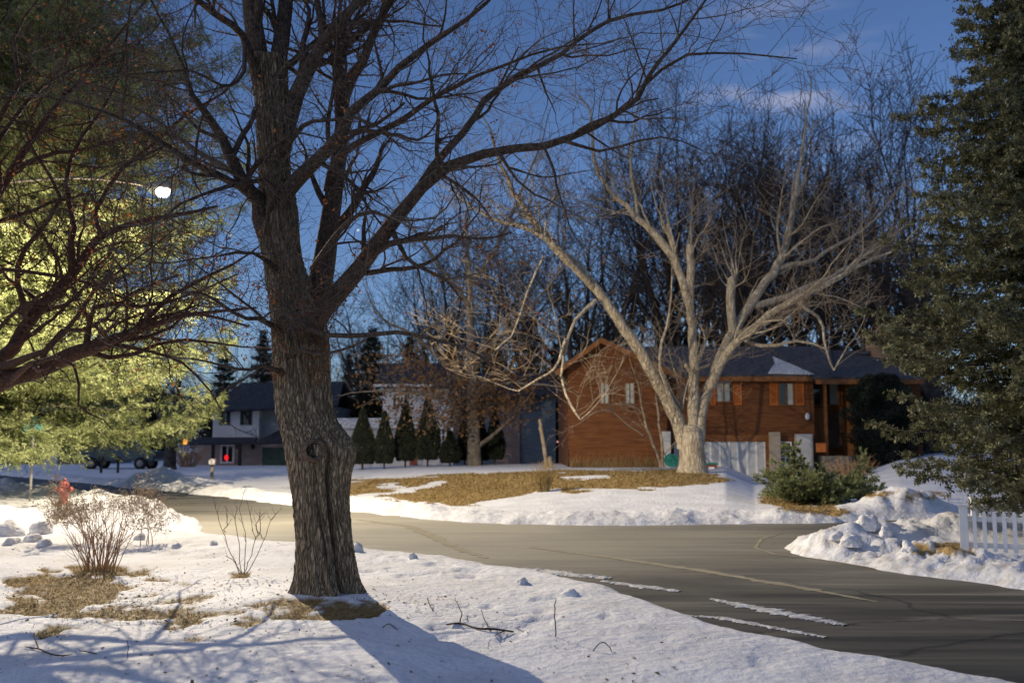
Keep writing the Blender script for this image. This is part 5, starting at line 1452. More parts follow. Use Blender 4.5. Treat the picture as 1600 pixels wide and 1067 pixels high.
# chunks of ploughed snow
M["chunk"] = mat("plowed_snow", (0.62, 0.60, 0.57), (0.8, 0.79, 0.78), 0.8, 5, 6, bump=.7, bscale=16)
gch = "chunks of plowed snow along the banks"
def chunk(px, py, w, h, label, seed):
    p = G(px, py); s = w * p.y / F / 2; hh = h * p.y / F
    bm = bmesh.new(); bmesh.ops.create_icosphere(bm, subdivisions=4, radius=1)
    for v_ in bm.verts:
        c = v_.co.copy()
        q = 1 + .45 * mnoise.noise(c * 1.1 + Vector((seed * 3.1, 0, 0))) + .24 * (0.5 - abs(mnoise.noise(c * 2.6 + Vector((seed, 5, 0))))) + .10 * mnoise.noise(c * 7)
        v_.co = Vector((c.x * s * q, c.y * s * .85 * q, max(c.z * hh * .75 * q, -hh * .3) + hh * .08))
    me = bpy.data.meshes.new("snow_chunk"); bm.to_mesh(me); bm.free()
    o = link("snow_chunk", me, M["chunk"], None, True); o.location = p; o.rotation_euler = (0, 0, seed)
    tag(o, label, "snow chunk", gch)
for i, a in enumerate([
 (14, 836, 40, 26, "big rounded snow chunk at the left edge of the picture"),
 (64, 832, 36, 20, "wide dirty snow chunk left of the brown stemmed shrub"),
 (50, 846, 26, 14, "small snow chunk in front of the wide dirty one"),
 (18, 850, 24, 11, "low grey snow chunk below the big rounded one at the left edge"),
 (70, 851, 24, 9, "flat snow chunk nearest the brown stemmed shrub on its left"),
 (218, 843, 16, 10, "small snow lump right of the brown stemmed shrub"),
 (276, 856, 15, 9, "grey snow lump on the near edge between shrub and sapling"),
 (334, 851, 13, 7, "tiny snow lump just left of the sapling"),
 (556, 862, 19, 17, "pale snow lump just right of the big trunk"),
 (646, 872, 11, 9, "small pointed snow lump on the road edge right of the trunk"),
 (816, 912, 20, 10, "grey snow lump beside the long white strip of packed snow"),
 (890, 929, 26, 9, "icy snow chunk on the near road edge right of the grey lump"),
 (1355, 824, 32, 22, "smooth round snow boulder on top of the right bank"),
 (1384, 836, 20, 14, "jagged snow chunk just right of the round boulder"),
 (1330, 852, 30, 15, "slab of dirty snow low on the right bank"),
 (1310, 842, 20, 12, "rough snow lump near the tip of the right bank"),
 (1420, 858, 24, 13, "rounded snow lump left of the white picket fence"),
 ]): chunk(*a, i + 1)
# ------------------------------------------------------------------ light levels
SKYTINT = (0.62, 0.72, 0.92, 1); CLOUDCOL = (4.2, 4.3, 5.6, 1); STARCOL = (7, 8, 9, 1)
SKYSTR = 0.105; FILL = 0.36; FILLANG = 50.0; LAMP = 16800; EXPO = 0.0; LSIGN = -1
LRAMP = [(.33, .08), (.42, .26), (.5, .42), (.58, .6), (.63, .88), (.68, 1.0), (.72, .96), (.78, .56), (.84, .42), (.92, .42)]
# ------------------------------------------------------------------ houses
def X(px, Y, py=650): return P(px, py, Y).x
def Z(py, Y): return P(800, py, Y).z
def win(root, px0, px1, py0, py1, Y, frame, panes=(2, 1), fw=0.06, curtain=None, label=None, glass=None, rec=0.05):
    "window: frame with muntins, pane set back as its child"
    x0, x1 = X(px0, Y, py0), X(px1, Y, py0); z1, z0 = Z(py0, Y), Z(py1, Y)
    f = MB(); y0, y1 = Y - 0.09, Y + 0.02
    f.box(x0, x0 + fw, y0, y1, z0, z1).box(x1 - fw, x1, y0, y1, z0, z1).box(x0 + fw, x1 - fw, y0, y1, z1 - fw, z1).box(x0 + fw, x1 - fw, y0, y1, z0, z0 + fw)
    w = (x1 - x0 - 2 * fw); h = z1 - z0 - 2 * fw
    for i in range(1, panes[0]):
        c = x0 + fw + w * i / panes[0]; f.box(c - fw * .4, c + fw * .4, y0 + .02, y1 - .003, z0 + fw, z1 - fw)
    for i in range(1, panes[1]):
        c = z0 + fw + h * i / panes[1]; f.box(x0 + fw, x1 - fw, y0 + .025, y1 - .006, c - fw * .3, c + fw * .3)
    o = f.build("window", frame, root)
    if label: o["label"] = label
    MB().box(x0 + fw * .5, x1 - fw * .5, Y - 0.045, Y - 0.03, z0 + fw * .5, z1 - fw * .5).build("pane", glass or M["glass"], o)
    if curtain:
        a, b_ = curtain
        MB().box(x0 + fw + w * a, x0 + fw + w * b_, Y - 0.052, Y - 0.047, z0 + fw, z1 - fw).build("curtain", M["curtain"], o)
    return o
def shutter(root, px0, px1, py0, py1, Y, m):
    x0, x1 = X(px0, Y, py0), X(px1, Y, py0); z1, z0 = Z(py0, Y), Z(py1, Y)
    b_ = MB(); e = .05
    b_.box(x0, x0 + e, Y - .06, Y + .01, z0, z1).box(x1 - e, x1, Y - .06, Y + .01, z0, z1).box(x0 + e, x1 - e, Y - .06, Y + .01, z0, z0 + e).box(x0 + e, x1 - e, Y - .06, Y + .01, z1 - e, z1)
    n = max(4, int((z1 - z0) / .1))
    for i in range(n):
        c = z0 + e + (z1 - z0 - 2 * e) * (i + .5) / n
        b_.box(x0 + e, x1 - e, Y - .045, Y + .0, c - .032, c + .032, rot=Matrix.Rotation(.35, 4, 'X'))
    return b_.build("shutter", m, root)

# brown cedar house
H = thing("brown_house", "brown cedar split level house with orange shutters, gable end and brick chimney across the street", "house", (X(1150, 44), 46, 0))
YG, YF, YR, YB = 42.0, 42.7, 44.2, 51.0
xl, xr = X(888, YG), X(1042, YG); xp = X(938, YG)
ze_l, ze_r, zp = Z(572, YG), Z(584, YG), Z(536, YG)
zb = -0.6
w = MB()
w.slab([(xl, YG, zb), (xr, YG, zb), (xr, YG, ze_r), (xp, YG, zp), (xl, YG, ze_l)], 0.2)
w.box(xl, xl + .2, YG + .2, YB, zb, ze_l - .05)
x2 = X(1272, YF); x3 = X(1440, YR)
w.box(xr - .2, x2, YF, YF + .2, zb, Z(588, YF))
w.box(xr - .2, xr - .003, YG + .2, YF - .003, zb, ze_r - .1)
w.box(x2 - .2, x2 - .003, YF + .2, YR + .1, zb, Z(590, YF))
w.box(x2 - .2, x3, YR, YR + .2, zb, Z(592, YR))
w.box(x3 - .2, x3 - .003, YR + .2, YB, zb, Z(592, YR))
w.box(xl + .2, x3, YB - .2, YB, zb, Z(592, YR))
w.build("wall", M["cedarsiding"], H)
# roofs
rf = MB(); ov = .55
zrl = ze_l - .02
sl = (zp - ze_l) / (xp - xl); sr = (zp - ze_r) / (xr - xp)
zp2 = zp + .2
rf.slab([(xl - ov, YG - .6, zp2 - sl * (xp - xl + ov)), (xp, YG - .6, zp2), (xp, 50, zp2), (xl - ov, 50, zp2 - sl * (xp - xl + ov))], .16)
rf.slab([(xp, YG - .6, zp2), (xr + ov, YG - .6, zp2 - sr * (xr - xp + ov)), (xr + ov, 50, zp2 - sr * (xr - xp + ov)), (xp, 50, zp2)], .16)
YRG = 47.2
zE, zRd = Z(586, YF - .55), Z(541, YRG)
rf.slab([(xr - .3, YF - .55, zE), (X(1300, YF), YF - .55, zE), (X(1300, YRG), YRG, zRd), (xr - 1.5, YRG, zRd)], .16)
rf.slab([(xr - 1.5, YRG, zRd), (X(1420, YRG), YRG, zRd - .25), (X(1440, YB), YB + .5, zE), (xl, YB + .5, zE)], .16)
zE2 = Z(589, YF - .75)
rf.slab([(X(1273, YF - .75), YF - .75, zE2 + .05), (X(1449, YF - .75), YF - .75, zE2 - .08), (X(1395, YRG), YRG, Z(561, YRG) + .05), (X(1193, YRG), YRG, zRd + .12)], .2)
rf.slab([(X(1449, YF - .75), YF - .75, zE2 - .08), (X(1440, YB), YB + .5, zE2 - .08), (X(1395, YRG), YRG, Z(561, YRG) + .05)], .16)
roof = rf.build("roof", M["shingle"], H)
# snow lying in the roof valley
def onroof(px, py):
    # intersection with front slope of the left roof section
    n = Vector((0, zE - zRd, YRG - YF + .55)).normalized(); d = P(px, py, 1) - Vector((0, 0, CAMZ))
    p0 = Vector((0, YF - .55, zE)); t = n.dot(p0 - Vector((0, 0, CAMZ))) / n.dot(d)
    return Vector((0, 0, CAMZ)) + d * t + Vector((0, -.02, .03))
sn = MB().slab([onroof(*q) for q in ((1200, 583.5), (1272, 585.3), (1238, 570.5), (1207, 557.5), (1211, 568), (1205, 576))][::-1], .03)
sn.build("roof_snow", M["slush"], H)
tr_ = MB()
tr_.box(xr + ov, X(1272, YF) - .003, YF - .6, YF - .55, zE - .26, zE - .06)
tr_.box(X(1276, YF - .8), X(1446, YF - .8), YF - .82, YF - .77, zE2 - .3, zE2 - .1)
tr_.build("fascia", M["cedartrim"], H)
bg = MB()
for (xa, za, xb, zb_) in ((xl - ov, zp2 - sl * (xp - xl + ov), xp, zp2), (xp, zp2, xr + ov, zp2 - sr * (xr - xp + ov))):
    bg.slab([(xa, YG - .62, za - .03), (xb, YG - .62, zb_ - .03), (xb, YG - .62, zb_ - .26), (xa, YG - .62, za - .26)], -.05)
bg.build("bargeboard", M["cedartrim"], H)
c0, c1 = X(1361, 47.5), X(1392, 47.5)
ch = MB(); ch.box(c0, c1, 47.0, 47.9, Z(570, 47.5), Z(527, 47.5)); ch.box(c0 - .07, c1 + .07, 46.93, 47.97, Z(527, 47.5), Z(523.5, 47.5))
cho = ch.build("chimney", M["brickorange"], roof)
MB().lathe([(.13, 0), (.13, .3), (.16, .32), (.16, .38)], ((c0 + c1) / 2, 47.45, Z(523.5, 47.5)), 12).build("flue", M["redwood"], roof)
# gable windows
for a, b_ in ((936, 952), (975, 992)):
    win(H, a, b_, 597, 632, YG, M["cedartrim"], (2, 1), .05, (0.02, .98))
win(H, 1117, 1143, 594, 629, YF, M["cedartrim"], (2, 1), .06, (.0, .92))
win(H, 1215, 1240, 597, 634, YF, M["cedartrim"], (2, 1), .06, (.62, 1.0))
for a, b_ in ((1109, 1117), (1144, 1158), (1202, 1214), (1241, 1255)):
    shutter(H, a, b_, 591, 633, YF, M["shutter"])
shutter(H, 1352, 1363, 599, 621, YR, M["shutter"])
win(H, 1266, 1310, 597, 634, YR - .0, M["cedartrim"], (3, 1), .06, (.66, 1.0))
win(H, 1366, 1410, 600, 634, YR, M["cedartrim"], (2, 1), .06)
# boarded bay below the big window, posts, porch
pb = MB(); pb.box(X(1262, YR) , X(1288, YR), YR - .06, YR - .003, -.4, Z(637, YR)); pb.box(X(1316, YR), X(1331, YR), YR - .5, YR - .003, -.4, Z(594, YR)); pb.build("board_panel", M["cedarboard"], H)
pp_ = MB()
for q in (1289,): pp_.box(X(q, YF) - .07, X(q, YF) + .07, YF - .1, YF + .04, -.3, Z(590, YF))
pp_.build("porch_post", M["cedartrim"], H)
dr = MB(); dr.box(X(1293, YR), X(1315, YR), YR - .05, YR - .003, Z(700, YR), Z(646, YR)); dro = dr.build("door", M["darkdoor"], H)
MB().lathe([(.03, 0), (.04, .03), (.02, .06)], (X(1312, YR), YR - .05, Z(675, YR)), 10, Matrix.Rotation(math.pi / 2, 4, 'X')).build("handle", M["metal"], dro)
st = MB(); st.box(X(1276, YF), X(1335, YF), YF - .9, YR - .06, -.5, Z(712, YF)); st.box(X(1276, YF), X(1300, YF), YF - 1.3, YF - .903, -.5, Z(722, YF)); st.build("porch_step", M["wood"], H)
pl_ = MB(); pl_.box(X(1274, YF - 1), X(1288, YF - 1), YF - 1.1, YF - .95, Z(706, YF - 1), Z(692, YF - 1)); pl_.build("porch_rail", M["shutter"], H)
wl = MB(); wl.lathe([(.04, 0), (.09, .05), (.1, .2), (.05, .27), (.01, .3)], (X(1260, YF), YF - .14, Z(656, YF)), 12); wl.build("wall_lamp", M["whitepaint"], H)
# garage
gx0, gx1 = X(1052, YF), X(1194, YF); gz1 = Z(690, YF)
gd = MB(); gb_ = MB(); nb_ = 10
gd.box(gx0, gx1, YF - .04, YF - .003, -.45, gz1)
for i in range(nb_ + 1):
    c = gx0 + (gx1 - gx0) * i / nb_; gb_.box(max(c - .045, gx0 + .004), min(c + .045, gx1 - .004), YF - .065, YF - .041, -.44, gz1 - .004)
for k in range(3):
    zc = -.3 + k * .72; gd.box(gx0 + .01, gx1 - .01, YF - .058, YF - .0405, zc - .02, zc + .02)
gdo = gd.build("garage_door", M["garagewhite"], H); gb_.build("batten", M["whitepaint"], gdo)
gt = MB(); gt.box(gx0 - .2, gx1 + .2, YF - .1, YF - .003, gz1 + .003, gz1 + .28); gt.box(gx1 + .003, gx1 + .17, YF - .1, YF - .003, -.45, gz1)
gt.build("garage_trim", M["cedartrim"], H)
for a, b_, c, t_ in ((1199, 1214, 675, "left"), (1239, 1264, 678, "right")):
    MB().box(X(a, YF), X(b_, YF), YF - .45, YF - .12, -.45, Z(c, YF)).build("stone_pier", M["post"] if t_ == "left" else M["garagewhite"], H)
sdw = win(H, 1216, 1236, 690, 727, YF - .02, M["whitepaint"], (2, 3), .05, None, "white side door with small panes")
sdw.name = "side_door"
MB().box(X(1032, YG), X(1047, YG), YG - .05, YG - .003, -.3, Z(674, YG)).build("side_door", M["garagewhite"], H)

# grey white house behind the arborvitae
def simple_bounds(px0, px1, Y): return X(px0, Y), X(px1, Y)
Y1 = 60.0
g1 = thing("grey_white_house", "two storey grey white house with dark shutters and a snowy eave behind the arborvitae", "house", (X(650, Y1), Y1 + 3, 0))
a, b_ = X(598, Y1), X(704, Y1)
MB().box(a, b_, Y1, Y1 + 7, Z(652, Y1), Z(606, Y1)).build("upper_wall", M["whitesiding"], g1)
MB().box(X(520, Y1), b_ - .02, Y1 + .35, Y1 + 7.2, -.8, Z(654, Y1)).build("lower_wall", M["whitesiding"], g1)
r_ = MB(); r_.slab([(a - .5, Y1 - .6, Z(603, Y1)), (b_ + .6, Y1 - .6, Z(603, Y1)), (b_ + .6, Y1 + 3.6, Z(560, Y1)), (a - .5, Y1 + 3.6, Z(560, Y1))], .15)
r_.slab([(a - .5, Y1 + 3.6, Z(560, Y1)), (b_ + .6, Y1 + 3.6, Z(560, Y1)), (b_ + .6, Y1 + 7.6, Z(603, Y1)), (a - .5, Y1 + 7.6, Z(603, Y1))], .15)
ro = r_.build("roof", M["roofdark"], g1)
MB().box(a - .5, b_ - 1, Y1 - .68, Y1 - .45, Z(605, Y1), Z(601.5, Y1) + .02).build("snowy_gutter", M["slush"], ro)
q = MB(); q.slab([(X(520, Y1), Y1 - .5, Z(668, Y1)), (X(668, Y1), Y1 - .5, Z(668, Y1)), (X(668, Y1), Y1 - .01, Z(653, Y1)), (X(520, Y1), Y1 - .01, Z(653, Y1))], .1); q.build("porch_roof", M["slush"], g1)
for c0_, c1_, d0, d1 in ((619, 632, 618, 640),):
    win(g1, c0_, c1_, d0, d1, Y1, M["whitepaint"], (2, 2), .07); shutter(g1, c0_ - 4, c0_, d0 - 1, d1, Y1, M["black"]); shutter(g1, c1_, c1_ + 4, d0 - 1, d1, Y1, M["black"])
win(g1, 683, 697, 668, 700, Y1 + .35, M["whitepaint"], (2, 3), .08); shutter(g1, 698, 703, 667, 700, Y1 + .35, M["black"]); 
MB().box(X(640, Y1), X(652, Y1), Y1 + .28, Y1 + .347, -.4, Z(676, Y1)).build("front_door", M["redwood"], g1)

Y2 = 58.5
bl = thing("blue_house", "blue grey sided house with a brown brick strip beside the brown house", "house", (X(790, Y2), Y2 + 3, 0))
MB().box(X(706, Y2), X(776, Y2) - .003, Y2 + .15, Y2 + 8, -.8, Z(628, Y2)).box(X(812, Y2) + .003, X(868, Y2), Y2, Y2 + 8, -.8, Z(618, Y2)).build("wall", M["bluesiding"], bl)
MB().box(X(776, Y2), X(812, Y2), Y2 - .15, Y2 + 6, -.8, Z(622, Y2)).build("brick_strip", M["brickred"], bl)
MB().box(X(704.5, Y2), X(708, Y2), Y2 + .05, Y2 + .147, -.6, Z(668, Y2)).build("corner_trim", M["whitepaint"], bl)
r_ = MB(); r_.slab([(X(700, Y2), Y2 - .6, Z(622, Y2)), (X(876, Y2), Y2 - .6, Z(616, Y2)), (X(876, Y2), Y2 + 4, Z(575, Y2)), (X(700, Y2), Y2 + 4, Z(575, Y2))], .15)
r_.slab([(X(700, Y2), Y2 + 4, Z(575, Y2)), (X(876, Y2), Y2 + 4, Z(575, Y2)), (X(876, Y2), Y2 + 8.6, Z(618, Y2)), (X(700, Y2), Y2 + 8.6, Z(618, Y2))], .15)
r_.build("roof", M["roofdark"], bl)
win(bl, 826, 842, 622, 640, Y2, M["bluesiding"], (2, 1), .07)
bk = thing("dark_back_house", "dark house with pink lit windows seen in the gap beside the brown gable", "house", (X(880, 66), 68, 0))
MB().box(X(860, 66), X(900, 66), 66, 71, -.8, Z(640, 66)).build("wall", M["black"], bk)
MB().slab([(X(856, 66), 65.4, Z(640, 66)), (X(904, 66), 65.4, Z(640, 66)), (X(904, 66), 68.5, Z(616, 66)), (X(856, 66), 68.5, Z(616, 66))], .12).build("roof", M["roofdark"], bk)
for q_ in ((873, 889, 660, 671), (868, 889, 687, 693)):
    win(bk, *q_, 66, M["black"], (2, 1), .06, None, "window glowing pink", M["pinklit"])

# pink brick house far left
Y3 = 66.0
pk = thing("pinkish_house", "two storey pinkish house with red light in its porch window, left of big trunk", "house", (X(385, Y3), Y3 + 3, 0))
a, b_ = X(333, Y3), X(405, Y3)
MB().box(a, b_, Y3, Y3 + 8, Z(688, Y3), Z(641, Y3)).build("upper_wall", M["whitesiding"], pk)
MB().box(b_ + .003, X(520, Y3), Y3 + .6, Y3 + 8.2, Z(700, Y3), Z(634, Y3)).build("side_wall", M["greysiding"], pk)
lw = MB(); lw.box(X(318, Y3), X(409, Y3), Y3 + .5, Y3 + 7.8, -.6, Z(689, Y3)); lw.build("lower_wall", M["pinkbrick"], pk)
r_ = MB(); r_.slab([(X(322, Y3), Y3 - .7, Z(642, Y3)), (X(530, Y3), Y3 - .7, Z(634, Y3)), (X(520, Y3), Y3 + 4, Z(590, Y3)), (X(352, Y3), Y3 + 4, Z(592, Y3))], .15)
r_.slab([(X(352, Y3), Y3 + 4, Z(592, Y3)), (X(520, Y3), Y3 + 4, Z(590, Y3)), (X(530, Y3), Y3 + 8.6, Z(634, Y3)), (X(322, Y3), Y3 + 8.6, Z(642, Y3))], .15)
r_.build("roof", M["roofdark"], pk)
r_ = MB(); r_.slab([(X(300, Y3), Y3 - 1.2, Z(693, Y3)), (X(404, Y3), Y3 - 1.2, Z(691, Y3)), (X(404, Y3), Y3 - .01, Z(683, Y3)), (X(300, Y3), Y3 - .01, Z(683, Y3))], .12)
r_.slab([(X(404, Y3) + .01, Y3 - 1.4, Z(692, Y3)), (X(470, Y3), Y3 - 1.4, Z(690, Y3)), (X(470, Y3), Y3 + .6, Z(668, Y3)), (X(440, Y3), Y3 + .6, Z(668, Y3))], .12)
r_.build("porch_roof", M["roofdark"], pk)
MB().box(X(409, Y3) + .003, X(470, Y3), Y3 + .1, Y3 + 5, -.6, Z(692, Y3)).build("garage_wall", M["pinkbrick"], pk)
gdr = MB(); gdr.box(X(411, Y3), X(452, Y3), Y3 + .03, Y3 + .097, -.5, Z(699, Y3))
for k in range(4): gdr.box(X(411, Y3) + .02, X(452, Y3) - .02, Y3 + .012, Y3 + .028, -.3 + k * .42, -.27 + k * .42)
gdr.build("garage_door", M["greenpaint"], pk)
for c0_, c1_ in ((348, 356), (380, 390)):
    win(pk, c0_, c1_, 643, 663, Y3, M["black"], (2, 2), .05, (.5, 1.) if c0_ < 360 else None); shutter(pk, c0_ - 4, c0_, 642, 664, Y3, M["black"]); shutter(pk, c1_, c1_ + 4, 642, 664, Y3, M["black"])
pw = win(pk, 345, 367, 694, 724, Y3 + .5, M["whitepaint"], (2, 1), .12)
MB().lathe([(.02, 0), (.12, .06), (.14, .2), (.1, .3), (.02, .36)], (X(355.5, Y3 + .4), Y3 + .4, Z(719, Y3)), 14).build("red_light", M["redlamp"], pw)
for q_ in (371, 394): MB().lathe([(.05, 0), (.12, .08), (.13, .4), (.05, .5)], (X(q_, Y3), Y3 + .36, Z(702, Y3)), 10).build("porch_lantern", M["black"], pk)
for q_ in (341, 382): MB().box(X(q_, Y3) - .09, X(q_, Y3) + .09, Y3 - 1.0, Y3 - .82, -.5, Z(694, Y3)).build("porch_post", M["black"], pk)
MB().box(X(306, Y3), X(318, Y3) - .004, Y3 + .5, Y3 + 2, -.5, Z(694, Y3)).build("side_wall", M["pinkbrick"], pk)
pl2 = thing("porch_lamp", "small amber lit lamp on a post left of the pinkish house", "lamp", (X(290.5, 64), 64, 0))
MB().lathe([(.03, -.3), (.03, 2.35)], (X(290.5, 64) - X(290.5, 64), 0, 0), 8).build("pole", M["black"], pl2)
MB().lathe([(.05, 2.352), (.14, 2.42), (.16, 2.6), (.06, 2.72)], (0, 0, 0), 12).build("lamp_globe", M["orangelamp"], pl2)
pl2.location.z = Z(690, 64) - 2.53

# low garage far left, with snow on its roof
Y4 = 70.0
lg = thing("low_house", "low dark house with a snow covered roof, far left behind the sign post", "house", (X(50, Y4), Y4 + 3, 0))
MB().box(X(-60, Y4), X(150, Y4), Y4, Y4 + 7, -.8, Z(687, Y4)).build("wall", M["brickred"], lg)
r_ = MB(); r_.slab([(X(-70, Y4), Y4 - .7, Z(687, Y4)), (X(160, Y4), Y4 - .7, Z(687, Y4)), (X(150, Y4), Y4 + 4, Z(664, Y4)), (X(-60, Y4), Y4 + 4, Z(664, Y4))], .15); r_.build("roof", M["slush"], lg)
dd = MB(); dd.box(X(72, Y4), X(93, Y4), Y4 - .05, Y4 - .003, -.5, Z(692, Y4)); dd.build("garage_door", M["whitesiding"], lg)
for c0_, c1_ in ((20, 40), (100, 116)): win(lg, c0_, c1_, 694, 712, Y4, M["black"], (2, 1), .06)

for hs in (H, g1, bl, bk, pk, lg):
    for ch_ in hs.children: ch_.matrix_parent_inverse = Matrix.Translation(-Vector(hs.location))
# ------------------------------------------------------------------ street things
lx, ly, lz = -8.16, 22.8, 7.36
zb_ = gz(-13.4, 23.2)
SL = thing("street_lamp", "lit street lamp glowing white through the pine at upper left", "street lamp", (-13.4, 23.2, zb_))
MB().lathe([(.16, -.2), (.15, 1.0), (.125, 4), (.10, 7.9), (.09, 8.0)], (0, 0, 0), 14).build("pole", M["wood"], SL)
T = Tubes(); e = Vector((lx + 13.4, ly - 23.2, lz + .2 - zb_))
sp = spline([(Vector((0, 0, 7.2)), .03), (Vector((1.0, -.08, 7.6)), .03), (Vector((3.2, -.25, 7.72)), .028), (e + Vector((-.35, .03, 0)), .026)], 16)
T.add([a for a, c in sp], [c for a, c in sp], 8); T.build("arm", M["wood"], SL)
hd = MB()
Mh = Matrix.Translation(e + Vector((-.05, 0, -.02))) @ Matrix.Diagonal((1.9, 1, 1, 1))
hd.lathe([(.17, -.07), (.19, -.02), (.17, .05), (.09, .1), (.02, .12)], seg=20, M=Mh); hdo = hd.build("lamp_head", M["metal"], SL, True)
MB().lathe([(.03, -.26), (.10, -.245), (.145, -.20), (.165, -.14), (.15, -.072)], seg=20, M=Matrix.Translation(e + Vector((0, 0, -.02)))).build("lens", M["lens"], SL, True)

sg = Vector(((55 - 800) / F * 26.4, 26.4, 0)); sg.z = gz(sg.x, sg.y)
SS = thing("street_sign", "thin street sign post with two green blades, leaning out of snow below the pine", "sign", tuple(sg))
hgt = Z(655, 26.4) - sg.z
MB().lathe([(.035, -.2), (.033, hgt - .12)], seg=8).build("post", M["metal"], SS)
b1 = MB(); b1.box(-.24, .24, -.012, .012, hgt - .3, hgt - .12, .004); b1o = b1.build("sign_blade", M["signgreen"], SS); b1o.rotation_euler.z = .5
b1 = MB(); b1.box(-.24, .24, -.012, .012, hgt - .1, hgt + .08, .004); b1o = b1.build("sign_blade", M["signgreen"], SS); b1o.rotation_euler.z = -.9
hy = Vector(((107 - 800) / F * 25.0, 25.0, 0)); hy.z = gz(hy.x, 25) - .04
FH = thing("fire_hydrant", "faded red fire hydrant standing in the snow at the left road corner", "hydrant", tuple(hy))
MB().lathe([(.15, 0), (.15, .05), (.1, .06), (.1, .3), (.12, .31), (.12, .35), (.1, .36), (.1, .46), (.13, .47), (.13, .5)], seg=20).build("barrel", M["red"], FH, True)
MB().lathe([(.125, .502), (.115, .56), (.085, .61), (.04, .635), (.035, .64), (.035, .68), (.01, .685)], seg=20).build("bonnet", M["red"], FH, True)
for s in (-1, 1):
    MB().lathe([(.05, 0), (.05, .06), (.062, .062), (.062, .11), (.03, .115), (.03, .14)], seg=14, M=Matrix.Translation((s * .09, 0, .41)) @ Matrix.Rotation(s * math.pi / 2, 4, 'Y')).build("side_cap", M["red"], FH, True)
MB().lathe([(.065, 0), (.065, .07), (.08, .072), (.08, .12), (.03, .125), (.03, .15)], seg=14, M=Matrix.Translation((0, -.09, .38)) @ Matrix.Rotation(math.pi / 2, 4, 'X')).build("front_cap", M["red"], FH, True)

def mailbox(px, by, Y, label, dark, h):
    x = (px - 800) / F * Y; z = gz(x, Y)
    t = thing("mailbox", label, "mailbox", (x, Y, z), .2, "mailboxes on posts across the street")
    MB().box(-.055, .055, -.055, .055, -.2, h, .006).build("post", M["black"] if dark else M["wood"], t)
    b_ = MB(); Mx = Matrix.Translation((0, -.22, h + .1)) @ Matrix.Rotation(-math.pi / 2, 4, 'X')
    for v_, in (): pass
    # rounded top box
    w_, n_ = .11, 9
    out = [(-w_, 0), (w_, 0)] + [(w_ * math.cos(math.pi * i / n_), .1 + w_ * math.sin(math.pi * i / n_)) for i in range(n_ + 1)]
    A = [b_.bm.verts.new((p[0], -.26, h + .004 + p[1])) for p in out]; B = [b_.bm.verts.new((p[0], .26, h + .004 + p[1])) for p in out]
    b_.bm.faces.new(A); b_.bm.faces.new(B[::-1])
    for i in range(len(out)): b_.bm.faces.new([A[i], B[i], B[(i + 1) % len(out)], A[(i + 1) % len(out)]])
    o = b_.build("box", M["black"] if dark else M["slush"], t)
    MB().box(.114, .124, -.1, -.07, h + .06, h + .24).build("flag", M["red"], t)
mailbox(335, 757, 37.5, "snow topped mailbox on a dark post across the road, left of the big trunk", False, .58)
mailbox(163, 741, 50, "black mailbox under the pine, farther left of the two black ones", True, .62)
mailbox(189, 739, 50, "black mailbox under the pine, right one of the two black ones", True, .62)

# parked truck under the pine
tx0 = X(196, 58)
TR = thing("parked_truck", "dark blue pickup with amber roof lights parked under the pine far left", "truck", (tx0, 58, gz(tx0, 58) - .05))
bd = MB()
out = [(-2.3, .5), (2.0, .5), (2.1, .7), (2.05, 1.05), (1.0, 1.12), (.35, 1.85), (-.75, 1.88), (-1.0, 1.12), (-2.35, 1.1)]
A = [bd.bm.verts.new((p[0], -.9, p[1])) for p in out]; B = [bd.bm.verts.new((p[0], .9, p[1])) for p in out]
bd.bm.faces.new(A); bd.bm.faces.new(B[::-1])
for i in range(len(out)): bd.bm.faces.new([A[i], B[i], B[(i + 1) % len(out)], A[(i + 1) % len(out)]])
bmesh.ops.bevel(bd.bm, geom=list(bd.bm.edges), offset=.07, segments=2, affect='EDGES')
bd.build("body", M["truckpaint"], TR, False)
gw_ = MB(); gw_.slab([(-.78, -.91, 1.16), (.72, -.91, 1.16), (.22, -.91, 1.72), (-.66, -.91, 1.75)], .02); gw_.build("side_window", M["glass"], TR)
for wx in (-1.5, 1.3):
    for s in (-1, 1):
        wh = MB().lathe([(.2, -.1), (.34, -.1), (.37, -.05), (.37, .05), (.34, .1), (.2, .1)], seg=20, M=Matrix.Translation((wx, s * .88, .37)) @ Matrix.Rotation(math.pi / 2, 4, 'X')).build("wheel", M["rubber"], TR, True)
        MB().lathe([(.05, -.112), (.19, -.104), (.19, .104), (.05, .112)], seg=14, M=Matrix.Translation((wx, s * .88, .37)) @ Matrix.Rotation(math.pi / 2, 4, 'X')).build("rim", M["metal"], wh, True)
for dx in (-.35, .1): MB().lathe([(.16, 0), (.16, .1), (.08, .18)], (dx, -.5, 1.89), 12).build("roof_light", M["orangelamp"], TR)
MB().box(-2.4, -2.36, -.7, .7, .55, .7, .01).box(2.12, 2.17, -.8, .8, .5, .66, .01).build("bumper", M["metal"], TR)

